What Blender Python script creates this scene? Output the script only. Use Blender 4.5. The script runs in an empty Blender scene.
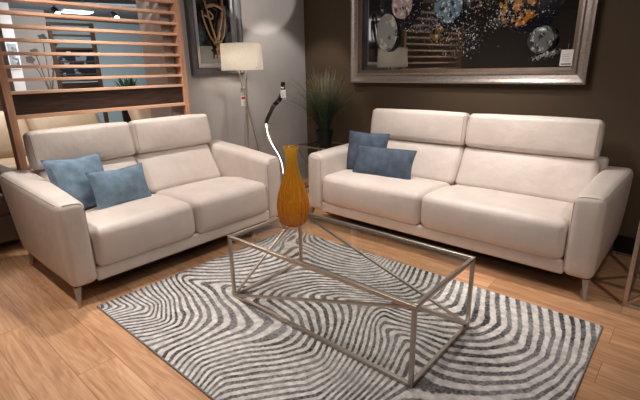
import bpy, bmesh, math, random
from mathutils import Vector, Matrix, noise
random.seed(7)
C = bpy.context.scene.collection
PI = math.pi
R = math.radians

# ---------------------------------------------------------------- materials
def lin(c):
    return tuple(((x/255)/12.92 if x/255 <= .04045 else ((x/255+.055)/1.055)**2.4) for x in c) + (1.0,)

def newmat(name):
    m = bpy.data.materials.new(name); m.use_nodes = True
    nt = m.node_tree
    return m, nt, nt.nodes['Principled BSDF'], nt.nodes['Material Output']

def N(nt, t, **kw):
    n = nt.nodes.new(t)
    for k, v in kw.items():
        if k.startswith('i_'): n.inputs[k[2:].replace('_', ' ')].default_value = v
        else: setattr(n, k, v)
    return n

def ramp(nt, stops):
    r = nt.nodes.new('ShaderNodeValToRGB')
    e = r.color_ramp.elements
    while len(e) < len(stops): e.new(.5)
    for i, (p, c) in enumerate(stops):
        e[i].position = p; e[i].color = c
    return r

def simple(name, col, rough=.5, metal=0, var=.12, scale=8, bump=0, bscale=200, coat=0, spec=.5):
    m, nt, b, o = newmat(name)
    co = N(nt, 'ShaderNodeTexCoord')
    n = N(nt, 'ShaderNodeTexNoise'); n.inputs['Scale'].default_value = scale; n.inputs['Detail'].default_value = 4
    nt.links.new(co.outputs['Object'], n.inputs['Vector'])
    c = lin(col)
    r = ramp(nt, [(.3, tuple(x*(1-var) for x in c[:3])+(1,)), (.7, tuple(min(1, x*(1+var)) for x in c[:3])+(1,))])
    nt.links.new(n.outputs['Fac'], r.inputs['Fac']); nt.links.new(r.outputs['Color'], b.inputs['Base Color'])
    b.inputs['Roughness'].default_value = rough; b.inputs['Metallic'].default_value = metal
    b.inputs['Specular IOR Level'].default_value = spec
    if coat: b.inputs['Coat Weight'].default_value = coat
    if bump:
        n2 = N(nt, 'ShaderNodeTexNoise'); n2.inputs['Scale'].default_value = bscale; n2.inputs['Detail'].default_value = 3
        nt.links.new(co.outputs['Object'], n2.inputs['Vector'])
        bp = N(nt, 'ShaderNodeBump'); bp.inputs['Strength'].default_value = bump; bp.inputs['Distance'].default_value = .003
        nt.links.new(n2.outputs['Fac'], bp.inputs['Height']); nt.links.new(bp.outputs['Normal'], b.inputs['Normal'])
    return m

def leather(name, col):
    m, nt, b, o = newmat(name)
    co = N(nt, 'ShaderNodeTexCoord')
    v = N(nt, 'ShaderNodeTexVoronoi'); v.inputs['Scale'].default_value = 260
    n = N(nt, 'ShaderNodeTexNoise'); n.inputs['Scale'].default_value = 6; n.inputs['Detail'].default_value = 5
    for x in (v, n): nt.links.new(co.outputs['Object'], x.inputs['Vector'])
    c = lin(col)
    r = ramp(nt, [(.3, tuple(x*.93 for x in c[:3])+(1,)), (.7, tuple(x*1.04 for x in c[:3])+(1,))])
    nt.links.new(n.outputs['Fac'], r.inputs['Fac']); nt.links.new(r.outputs['Color'], b.inputs['Base Color'])
    b.inputs['Roughness'].default_value = .46
    bp = N(nt, 'ShaderNodeBump'); bp.inputs['Strength'].default_value = .25; bp.inputs['Distance'].default_value = .002
    n3 = N(nt, 'ShaderNodeTexNoise'); n3.inputs['Scale'].default_value = 14; n3.inputs['Detail'].default_value = 3
    nt.links.new(co.outputs['Object'], n3.inputs['Vector'])
    bp2 = N(nt, 'ShaderNodeBump'); bp2.inputs['Strength'].default_value = .35; bp2.inputs['Distance'].default_value = .012
    nt.links.new(n3.outputs['Fac'], bp2.inputs['Height'])
    nt.links.new(v.outputs['Distance'], bp.inputs['Height']); nt.links.new(bp2.outputs['Normal'], bp.inputs['Normal'])
    nt.links.new(bp.outputs['Normal'], b.inputs['Normal'])
    return m

def woodmat(name, c1, c2, axis=0, scale=1., rough=.45):
    m, nt, b, o = newmat(name)
    co = N(nt, 'ShaderNodeTexCoord'); mp = N(nt, 'ShaderNodeMapping')
    s = [14*scale]*3; s[axis] = 1.0*scale
    mp.inputs['Scale'].default_value = s
    nt.links.new(co.outputs['Object'], mp.inputs['Vector'])
    n = N(nt, 'ShaderNodeTexNoise'); n.inputs['Scale'].default_value = 3; n.inputs['Detail'].default_value = 7; n.inputs['Distortion'].default_value = .6
    nt.links.new(mp.outputs['Vector'], n.inputs['Vector'])
    r = ramp(nt, [(.3, lin(c1)), (.68, lin(c2))])
    nt.links.new(n.outputs['Fac'], r.inputs['Fac']); nt.links.new(r.outputs['Color'], b.inputs['Base Color'])
    b.inputs['Roughness'].default_value = rough
    return m

def floormat():
    m, nt, b, o = newmat('oak_planks')
    L = nt.links.new
    co = N(nt, 'ShaderNodeTexCoord')
    br = N(nt, 'ShaderNodeTexBrick'); br.offset = .37; br.offset_frequency = 2
    br.inputs['Scale'].default_value = 1; br.inputs['Brick Width'].default_value = 1.9; br.inputs['Row Height'].default_value = .19
    br.inputs['Mortar Size'].default_value = .0016; br.inputs['Mortar Smooth'].default_value = .3; br.inputs['Bias'].default_value = 0
    br.inputs['Color1'].default_value = (0, 0, 0, 1); br.inputs['Color2'].default_value = (1, 1, 1, 1); br.inputs['Mortar'].default_value = (.5, .5, .5, 1)
    L(co.outputs['Object'], br.inputs['Vector'])
    # shift the grain from plank to plank
    sc = N(nt, 'ShaderNodeVectorMath', operation='SCALE'); sc.inputs['Scale'].default_value = 9.0
    L(br.outputs['Color'], sc.inputs[0])
    ad = N(nt, 'ShaderNodeVectorMath', operation='ADD'); L(co.outputs['Object'], ad.inputs[0]); L(sc.outputs[0], ad.inputs[1])
    mp = N(nt, 'ShaderNodeMapping'); mp.inputs['Scale'].default_value = (.9, 6.5, 1); L(ad.outputs[0], mp.inputs['Vector'])
    n = N(nt, 'ShaderNodeTexNoise'); n.inputs['Scale'].default_value = 1.5; n.inputs['Detail'].default_value = 2; n.inputs['Distortion'].default_value = .5
    L(mp.outputs['Vector'], n.inputs['Vector'])
    # cathedral grain: rings of the low noise
    mu = N(nt, 'ShaderNodeMath', operation='MULTIPLY'); mu.inputs[1].default_value = 70; L(n.outputs['Fac'], mu.inputs[0])
    sn = N(nt, 'ShaderNodeMath', operation='SINE'); L(mu.outputs[0], sn.inputs[0])
    mp2 = N(nt, 'ShaderNodeMapping'); mp2.inputs['Scale'].default_value = (3, 60, 1); L(ad.outputs[0], mp2.inputs['Vector'])
    n2 = N(nt, 'ShaderNodeTexNoise'); n2.inputs['Scale'].default_value = 1.2; n2.inputs['Detail'].default_value = 5
    L(mp2.outputs['Vector'], n2.inputs['Vector'])
    a1 = N(nt, 'ShaderNodeMath', operation='MULTIPLY_ADD'); a1.inputs[1].default_value = .05; L(sn.outputs[0], a1.inputs[0]); h2 = N(nt, 'ShaderNodeMath', operation='MULTIPLY_ADD'); h2.inputs[1].default_value = .6; h2.inputs[2].default_value = .2; L(n2.outputs['Fac'], h2.inputs[0]); L(h2.outputs[0], a1.inputs[2])
    a2 = N(nt, 'ShaderNodeMath', operation='MULTIPLY_ADD'); a2.inputs[1].default_value = .45; L(n.outputs['Fac'], a2.inputs[0]); L(a1.outputs[0], a2.inputs[2])
    r = ramp(nt, [(.42, lin((168, 122, 90))), (.68, lin((206, 158, 120))), (.92, lin((228, 186, 148)))])
    L(a2.outputs[0], r.inputs['Fac'])
    # tone of each plank
    tn = N(nt, 'ShaderNodeMapRange'); tn.inputs['To Min'].default_value = .86; tn.inputs['To Max'].default_value = 1.07
    sp = N(nt, 'ShaderNodeSeparateColor'); L(br.outputs['Color'], sp.inputs[0]); L(sp.outputs[0], tn.inputs['Value'])
    mx = N(nt, 'ShaderNodeVectorMath', operation='SCALE'); L(r.outputs['Color'], mx.inputs[0]); L(tn.outputs[0], mx.inputs['Scale'])
    mm = N(nt, 'ShaderNodeMixRGB', blend_type='MULTIPLY'); mm.inputs['Color2'].default_value = (.55, .45, .38, 1)
    L(br.outputs['Fac'], mm.inputs['Fac']); L(mx.outputs[0], mm.inputs['Color1'])
    L(mm.outputs['Color'], b.inputs['Base Color'])
    b.inputs['Roughness'].default_value = .42
    bp = N(nt, 'ShaderNodeBump'); bp.inputs['Strength'].default_value = .12; bp.inputs['Distance'].default_value = .002
    L(n2.outputs['Fac'], bp.inputs['Height']); L(bp.outputs['Normal'], b.inputs['Normal'])
    return m

def glassmat(name, tint=(.93, .95, .94), refl=1.0, ior=1.5):
    m, nt, b, o = newmat(name)
    nt.nodes.remove(b)
    t = N(nt, 'ShaderNodeBsdfTransparent'); t.inputs[0].default_value = tint + (1,)
    g = N(nt, 'ShaderNodeBsdfGlossy'); g.inputs['Roughness'].default_value = .02
    f = N(nt, 'ShaderNodeLayerWeight'); f.inputs[0].default_value = .5
    pw = N(nt, 'ShaderNodeMath', operation='POWER'); pw.inputs[1].default_value = 5; nt.links.new(f.outputs['Facing'], pw.inputs[0])
    mu = N(nt, 'ShaderNodeMath', operation='MULTIPLY_ADD'); mu.inputs[1].default_value = .9*refl; mu.inputs[2].default_value = .05; nt.links.new(pw.outputs[0], mu.inputs[0])
    mx = N(nt, 'ShaderNodeMixShader')
    nt.links.new(mu.outputs[0], mx.inputs[0]); nt.links.new(t.outputs[0], mx.inputs[1]); nt.links.new(g.outputs[0], mx.inputs[2])
    nt.links.new(mx.outputs[0], o.inputs[0])
    return m

def emis(name, col, s):
    m, nt, b, o = newmat(name)
    b.inputs['Base Color'].default_value = lin(col); b.inputs['Emission Color'].default_value = lin(col)
    b.inputs['Emission Strength'].default_value = s
    return m

def ambermat():
    m, nt, b, o = newmat('amber_glass')
    nt.nodes.remove(b)
    L = nt.links.new
    co = N(nt, 'ShaderNodeTexCoord')
    sp = N(nt, 'ShaderNodeSeparateXYZ'); L(co.outputs['Object'], sp.inputs[0])
    lw = N(nt, 'ShaderNodeLayerWeight'); lw.inputs[0].default_value = .5
    mr = N(nt, 'ShaderNodeMapRange'); mr.inputs['From Max'].default_value = .5; mr.inputs['To Min'].default_value = .45; mr.inputs['To Max'].default_value = 0
    L(sp.outputs[2], mr.inputs['Value'])
    p0 = N(nt, 'ShaderNodeMath', operation='POWER'); p0.inputs[1].default_value = 1.6; L(lw.outputs['Facing'], p0.inputs[0])
    ad = N(nt, 'ShaderNodeMath', operation='ADD'); L(p0.outputs[0], ad.inputs[0]); L(mr.outputs[0], ad.inputs[1])
    r = ramp(nt, [(0, lin((255, 246, 196))), (.5, lin((253, 236, 166))), (1, lin((232, 186, 96)))])
    L(ad.outputs[0], r.inputs['Fac'])
    r2 = ramp(nt, [(0, lin((250, 218, 110))), (.5, lin((240, 194, 76))), (1, lin((186, 122, 34)))]); L(ad.outputs[0], r2.inputs['Fac'])
    t = N(nt, 'ShaderNodeBsdfTransparent'); L(r.outputs['Color'], t.inputs[0])
    d = N(nt, 'ShaderNodeBsdfTranslucent'); L(r2.outputs['Color'], d.inputs[0])
    d2 = N(nt, 'ShaderNodeBsdfDiffuse'); L(r2.outputs['Color'], d2.inputs[0])
    m0 = N(nt, 'ShaderNodeMixShader'); m0.inputs[0].default_value = .5; L(d.outputs[0], m0.inputs[1]); L(d2.outputs[0], m0.inputs[2])
    m1 = N(nt, 'ShaderNodeMixShader'); m1.inputs[0].default_value = .34; L(t.outputs[0], m1.inputs[1]); L(m0.outputs[0], m1.inputs[2])
    g = N(nt, 'ShaderNodeBsdfGlossy'); g.inputs['Roughness'].default_value = .06
    pw = N(nt, 'ShaderNodeMath', operation='POWER'); pw.inputs[1].default_value = 4; L(lw.outputs['Facing'], pw.inputs[0])
    mu = N(nt, 'ShaderNodeMath', operation='MULTIPLY_ADD'); mu.inputs[1].default_value = .5; mu.inputs[2].default_value = .05; L(pw.outputs[0], mu.inputs[0])
    m2 = N(nt, 'ShaderNodeMixShader'); L(mu.outputs[0], m2.inputs[0]); L(m1.outputs[0], m2.inputs[1]); L(g.outputs[0], m2.inputs[2])
    L(m2.outputs[0], o.inputs[0])
    return m

def specklemat(name, base, flecks, scale=30, lo=.55, rough=.25):
    """marbled enamel: a base colour with flecks of other colours"""
    m, nt, b, o = newmat(name)
    L = nt.links.new
    co = N(nt, 'ShaderNodeTexCoord')
    prev = None
    for k, (col, sc, th) in enumerate(flecks):
        n = N(nt, 'ShaderNodeTexNoise'); n.inputs['Scale'].default_value = scale*sc*1.9; n.inputs['Detail'].default_value = 6
        mp = N(nt, 'ShaderNodeMapping'); mp.inputs['Location'].default_value = (k*7.3, k*3.1, 0); L(co.outputs['Object'], mp.inputs['Vector'])
        L(mp.outputs['Vector'], n.inputs['Vector'])
        r = ramp(nt, [(th, (0, 0, 0, 1)), (th+.05, (1, 1, 1, 1))]); L(n.outputs['Fac'], r.inputs['Fac'])
        mx = N(nt, 'ShaderNodeMixRGB'); mx.inputs['Color2'].default_value = lin(col); L(r.outputs['Color'], mx.inputs['Fac'])
        if prev is None: mx.inputs['Color1'].default_value = lin(base)
        else: L(prev, mx.inputs['Color1'])
        prev = mx.outputs['Color']
    L(prev, b.inputs['Base Color']); b.inputs['Roughness'].default_value = rough
    return m

M = {}
M['leather'] = leather('cream_leather', (220, 208, 200))
M['leather_dark'] = leather('brown_leather', (104, 88, 78))
M['leather_tan'] = leather('beige_leather', (206, 184, 158))
M['seam'] = simple('seam_thread', (186, 170, 158), .7)
M['under'] = simple('black_lining', (22, 20, 20), .9)
M['steel'] = simple('brushed_steel', (196, 186, 176), .36, .95, .06, 40)
M['leg'] = simple('satin_steel', (206, 198, 190), .38, .8, .05, 30)
M['chrome'] = simple('chrome', (225, 225, 228), .08, 1, .03)
M['floor'] = floormat()
M['wall_grey'] = simple('grey_paint', (178, 173, 171), .8, 0, .04, 2, .15, 120)
M['wall_white'] = simple('white_paint', (214, 208, 204), .8, 0, .03, 2)
M['wall_beige'] = simple('beige_paint', (140, 131, 125), .8, 0, .03, 2)
M['wall_blue'] = simple('pale_blue_paint', (178, 198, 206), .8, 0, .03, 1)
M['wall_brown'] = simple('dark_brown_paint', (88, 72, 55), .75, 0, .05, 2, .2, 150)
M['base_black'] = simple('black_skirting', (14, 14, 16), .35, 0, .1)
M['base_grey'] = simple('pale_skirting', (190, 186, 182), .5, 0, .03)
M['ceiling'] = simple('ceiling_grey', (112, 122, 130), .9, 0, .06, 3)
M['oak'] = woodmat('oak_slat', (206, 162, 134), (230, 190, 162), 1, 1)
M['oak_v'] = woodmat('oak_post', (184, 140, 114), (214, 170, 142), 2, 1)
M['walnut'] = woodmat('walnut_panel', (48, 34, 30), (84, 60, 50), 1, 1.6)
M['walnut2'] = woodmat('walnut_slat', (84, 64, 52), (112, 88, 72), 1, 1.6)
M['blue_velvet'] = simple('blue_suede', (128, 150, 168), .85, 0, .20, 16, .3, 90)
M['blue_velvet2'] = simple('dark_blue_suede', (86, 98, 114), .85, 0, .22, 16, .3, 90)
M['glass'] = glassmat('table_glass', (.86, .87, .86))
M['amber'] = ambermat()
M['shade'] = None
M['pot'] = simple('black_plastic', (30, 30, 30), .5)
M['soil'] = simple('dark_soil', (38, 30, 24), .95, 0, .4, 60)
M['white'] = simple('white_card', (235, 232, 230), .6, 0, .02)
M['red'] = simple('red_print', (190, 40, 45), .6, 0, .02)
M['ink'] = simple('grey_print', (110, 100, 110), .7, 0, .05)
M['black'] = simple('black_lacquer', (16, 16, 18), .3)

def shademat():
    m, nt, b, o = newmat('linen_shade')
    nt.nodes.remove(b)
    co = N(nt, 'ShaderNodeTexCoord'); w = N(nt, 'ShaderNodeTexNoise'); w.inputs['Scale'].default_value = 120
    nt.links.new(co.outputs['Object'], w.inputs['Vector'])
    r = ramp(nt, [(.3, lin((224, 220, 212))), (.7, lin((240, 236, 230)))]); nt.links.new(w.outputs['Fac'], r.inputs['Fac'])
    d = N(nt, 'ShaderNodeBsdfDiffuse'); t = N(nt, 'ShaderNodeBsdfTranslucent'); mx = N(nt, 'ShaderNodeMixShader'); mx.inputs[0].default_value = .5
    nt.links.new(r.outputs['Color'], d.inputs[0]); nt.links.new(r.outputs['Color'], t.inputs[0])
    nt.links.new(d.outputs[0], mx.inputs[1]); nt.links.new(t.outputs[0], mx.inputs[2]); nt.links.new(mx.outputs[0], o.inputs[0])
    return m
M['shade'] = shademat()

def grassmat():
    m, nt, b, o = newmat('grass_blade')
    co = N(nt, 'ShaderNodeTexCoord'); sp = N(nt, 'ShaderNodeSeparateXYZ'); nt.links.new(co.outputs['Object'], sp.inputs[0])
    n = N(nt, 'ShaderNodeTexNoise'); n.inputs['Scale'].default_value = 30; nt.links.new(co.outputs['Object'], n.inputs['Vector'])
    a = N(nt, 'ShaderNodeMath', operation='MULTIPLY_ADD'); a.inputs[1].default_value = .5; nt.links.new(n.outputs['Fac'], a.inputs[0]); nt.links.new(sp.outputs[2], a.inputs[2])
    r = ramp(nt, [(.4, lin((34, 50, 40))), (.7, lin((74, 92, 70))), (1, lin((158, 152, 124)))])
    nt.links.new(a.outputs[0], r.inputs['Fac']); nt.links.new(r.outputs['Color'], b.inputs['Base Color'])
    b.inputs['Roughness'].default_value = .6
    return m
M['grass'] = grassmat()

# ---------------------------------------------------------------- object helpers
def link_mesh(name, bm, mat, parent=None, smooth=True, auto=35):
    me = bpy.data.meshes.new(name)
    bmesh.ops.recalc_face_normals(bm, faces=bm.faces)
    if smooth:
        for f in bm.faces: f.smooth = True
        lim = R(auto)
        for e in bm.edges:
            if len(e.link_faces) == 2 and e.calc_face_angle(0) > lim: e.smooth = False
    bm.to_mesh(me); bm.free()
    for m in (mat if isinstance(mat, (list, tuple)) else [mat]): me.materials.append(m)
    o = bpy.data.objects.new(name, me); C.objects.link(o)
    if parent: o.parent = parent
    return o

def tag(o, label=None, cat=None, group=None, kind=None):
    if label: o['label'] = label
    if cat: o['category'] = cat
    if group: o['group'] = group
    if kind: o['kind'] = kind
    return o

def thing(name, label, cat, loc=(0, 0, 0), rz=0, group=None):
    o = bpy.data.objects.new(name, None); C.objects.link(o)
    o.location = loc; o.rotation_euler = (0, 0, rz); o.empty_display_size = .1
    return tag(o, label, cat, group)

def addbox(bm, x0, x1, y0, y1, z0, z1, mi=0, mat=None):
    vs = [bm.verts.new((x, y, z)) for x in (x0, x1) for y in (y0, y1) for z in (z0, z1)]
    if mat is not None:
        for v in vs: v.co = mat @ v.co
    fs = []
    for q in ((0, 1, 3, 2), (4, 6, 7, 5), (0, 4, 5, 1), (2, 3, 7, 6), (0, 2, 6, 4), (1, 5, 7, 3)):
        f = bm.faces.new([vs[i] for i in q]); f.material_index = mi; fs.append(f)
    return vs, fs

def bbox(bm, x0, x1, y0, y1, z0, z1, r=.004, mi=0, mat=None):
    """a box with bevelled edges"""
    t = bmesh.new(); addbox(t, x0, x1, y0, y1, z0, z1)
    bmesh.ops.recalc_face_normals(t, faces=t.faces)
    bmesh.ops.bevel(t, geom=list(t.edges), offset=r, segments=2, affect='EDGES', profile=.5)
    merge(bm, t, mi, mat)

def merge(bm, t, mi=0, mat=None):
    mp = {}
    for v in t.verts: mp[v] = bm.verts.new(mat @ v.co if mat is not None else v.co)
    for f in t.faces:
        try:
            g = bm.faces.new([mp[v] for v in f.verts]); g.material_index = mi if mi else f.material_index
        except ValueError: pass
    t.free()

def bar(bm, a, b, w=.02, h=None, up=(0, 0, 1), mi=0, ext=0):
    """a square bar between two points"""
    a = Vector(a); b = Vector(b); h = h or w
    d = (b-a); l = d.length; d.normalize()
    u = Vector(up)
    if abs(d.dot(u)) > .98: u = Vector((0, 1, 0))
    s = d.cross(u).normalized(); u2 = s.cross(d)
    m = Matrix((s, d, u2)).transposed().to_4x4(); m.translation = a
    bbox(bm, -w/2, w/2, -ext, l+ext, -h/2, h/2, min(w, h)*.12, mi, m)

def tube(bm, pts, r, n=8, mi=0, cap=True, flat=None):
    pts = [Vector(p) for p in pts]; rings = []
    prev = None
    for i, p in enumerate(pts):
        t = (pts[min(i+1, len(pts)-1)]-pts[max(i-1, 0)]).normalized()
        ref = prev if prev is not None else (Vector((0, 0, 1)) if abs(t.z) < .9 else Vector((1, 0, 0)))
        s = t.cross(ref)
        if s.length < 1e-4: s = t.cross(Vector((0, 1, 0)))
        s.normalize(); u = s.cross(t).normalized(); prev = u
        rr = r[i] if isinstance(r, (list, tuple)) else r
        rings.append([bm.verts.new(p + (s*math.cos(2*PI*k/n)+u*math.sin(2*PI*k/n)*(flat or 1))*rr) for k in range(n)])
    for a, b in zip(rings, rings[1:]):
        for k in range(n):
            f = bm.faces.new([a[k], a[(k+1) % n], b[(k+1) % n], b[k]]); f.material_index = mi
    if cap:
        for rg in (rings[0], rings[-1]):
            f = bm.faces.new(rg); f.material_index = mi

def lathe(bm, prof, n=48, rib=0, ribs=0, cx=0, cy=0, mi=0, close=False):
    rings = []
    for r, z in prof:
        rings.append([bm.verts.new((cx+(r*(1+rib*math.cos(ribs*2*PI*k/n)))*math.cos(2*PI*k/n),
                                    cy+(r*(1+rib*math.cos(ribs*2*PI*k/n)))*math.sin(2*PI*k/n), z)) for k in range(n)])
    for a, b in zip(rings, rings[1:]):
        for k in range(n):
            f = bm.faces.new([a[k], a[(k+1) % n], b[(k+1) % n], b[k]]); f.material_index = mi
    if close:
        for rg in (rings[0], rings[-1]): f = bm.faces.new(rg); f.material_index = mi

def axis_pts(a, r, seg, mid):
    out = [-a + r*(1-math.cos(PI/2*k/seg)) if False else -a + r*k/seg for k in range(seg)]
    inner = [-(a-r) + 2*(a-r)*k/mid for k in range(mid+1)]
    return out + inner + [-x for x in reversed(out)]

def softbox(sx, sy, sz, r, bulge=(0, 0, 0), seg=4, mid=(10, 8, 4), fn=None, wob=0):
    """an upholstered block centred on the origin: rounded edges, crowned faces"""
    a = (sx/2, sy/2, sz/2); r = min(r, *[x*.98 for x in a])
    ax = [axis_pts(a[k], r, seg, mid[k]) for k in range(3)]
    bm = bmesh.new(); cache = {}
    def V(i, j, k):
        key = (i, j, k)
        if key in cache: return cache[key]
        p = [ax[0][i], ax[1][j], ax[2][k]]
        q = [max(-(a[m]-r), min(a[m]-r, p[m])) for m in range(3)]
        d = Vector([p[m]-q[m] for m in range(3)])
        # spherify the corner zone evenly
        if d.length > 1e-9:
            e = Vector([math.tan(PI/4*max(-1, min(1, x/r))) for x in d])
            d = e.normalized()*r
        P = Vector(q)+d
        u = [P[m]/a[m] for m in range(3)]
        off = [0, 0, 0]
        for m in range(3):
            o1, o2 = [x for x in range(3) if x != m]
            off[m] = bulge[m]*u[m]*max(0, 1-u[o1]**2)*max(0, 1-u[o2]**2)
        P += Vector(off)
        if wob:
            nv = noise.noise_vector(P*4.5+Vector((sx*9, sy*5, sz*3)))
            P += nv*wob
        if fn: P = fn(P, u)
        cache[key] = bm.verts.new(P); return cache[key]
    n = [len(x)-1 for x in ax]
    for m in range(3):
        o1, o2 = [x for x in range(3) if x != m]
        for side in (0, n[m]):
            for i in range(n[o1]):
                for j in range(n[o2]):
                    q = []
                    for di, dj in ((0, 0), (1, 0), (1, 1), (0, 1)):
                        idx = [0, 0, 0]; idx[m] = side; idx[o1] = i+di; idx[o2] = j+dj
                        q.append(V(*idx))
                    try: bm.faces.new(q)
                    except ValueError: pass
    return bm

def xf(bm, m):
    for v in bm.verts: v.co = m @ v.co
    return bm

def T(x, y, z): return Matrix.Translation((x, y, z))
def RX(a): return Matrix.Rotation(a, 4, 'X')
def RY(a): return Matrix.Rotation(a, 4, 'Y')
def RZ(a): return Matrix.Rotation(a, 4, 'Z')

# ---------------------------------------------------------------- room
def struct(name, bm, m, smooth=False):
    o = link_mesh(name, bm, m, None, smooth); o['kind'] = 'structure'; return o

def wallbox(name, x0, x1, y0, y1, z0, z1, m):
    bm = bmesh.new(); addbox(bm, x0, x1, y0, y1, z0, z1); return struct(name, bm, m)

XG = -1.794                       # face of the grey wall
WA = Vector((-1.794, 2.649, 0)); WB = Vector((5.2, 2.649-6.994*.0861, 0))   # foot line of the brown wall
HC = 2.55
wallbox('floor', -9.5, 5.2, -5, 6.5, -.1, 0, M['floor'])
wallbox('ceiling', -9.5, 5.2, -5, 6.5, HC, HC+.1, M['ceiling'])
wallbox('wall_left', -2.2, XG, .74, 3.2, 0, HC, [M['wall_grey']])
o = bpy.data.objects['wall_left']
o.data.materials.append(M['wall_white'])
for f in o.data.polygons:
    if f.normal.y < -.5: f.material_index = 1
ang = math.atan2(WB.y-WA.y, WB.x-WA.x); WL = (WB-WA).length
WM = T(*WA) @ RZ(ang)             # wall frame: x along the wall, y into it, z up
bm = bmesh.new(); addbox(bm, 0, WL, 0, .2, 0, HC, mat=WM); struct('wall_back', bm, M['wall_brown'])
bm = bmesh.new(); addbox(bm, 0, WL, -.018, 0, 0, .125, mat=WM); addbox(bm, 0, WL, -.014, 0, .125, .131, mat=WM); struct('baseboard_back', bm, M['base_black'])
bm = bmesh.new(); addbox(bm, XG, XG+.015, .74, 2.63, 0, .14); struct('baseboard_left', bm, M['base_grey'])
wallbox('wall_far', -9.0, -8.9, -5, 6.5, 0, HC, M['wall_blue'])
wallbox('wall_side', -9.0, -2.2, 6.3, 6.4, 0, HC, M['wall_blue'])
wallbox('wall_partition', -7.7, -7.5, -2.5, 1.66, 0, HC, M['wall_beige'])
wallbox('wall_right', 5.0, 5.2, -5, 6.5, 0, HC, M['wall_grey'])
wallbox('wall_front', -9.5, 5.2, -5.1, -5, 0, HC, M['wall_grey'])
wallbox('wall_pillar', -7.5, -6.9, .78, .95, 0, HC, M['wall_white'])

# ---------------------------------------------------------------- sofas
def slope(p, z0, z1, dy):        # lean backwards with height
    return dy*max(0, (p.z-z0)/(z1-z0))

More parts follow.
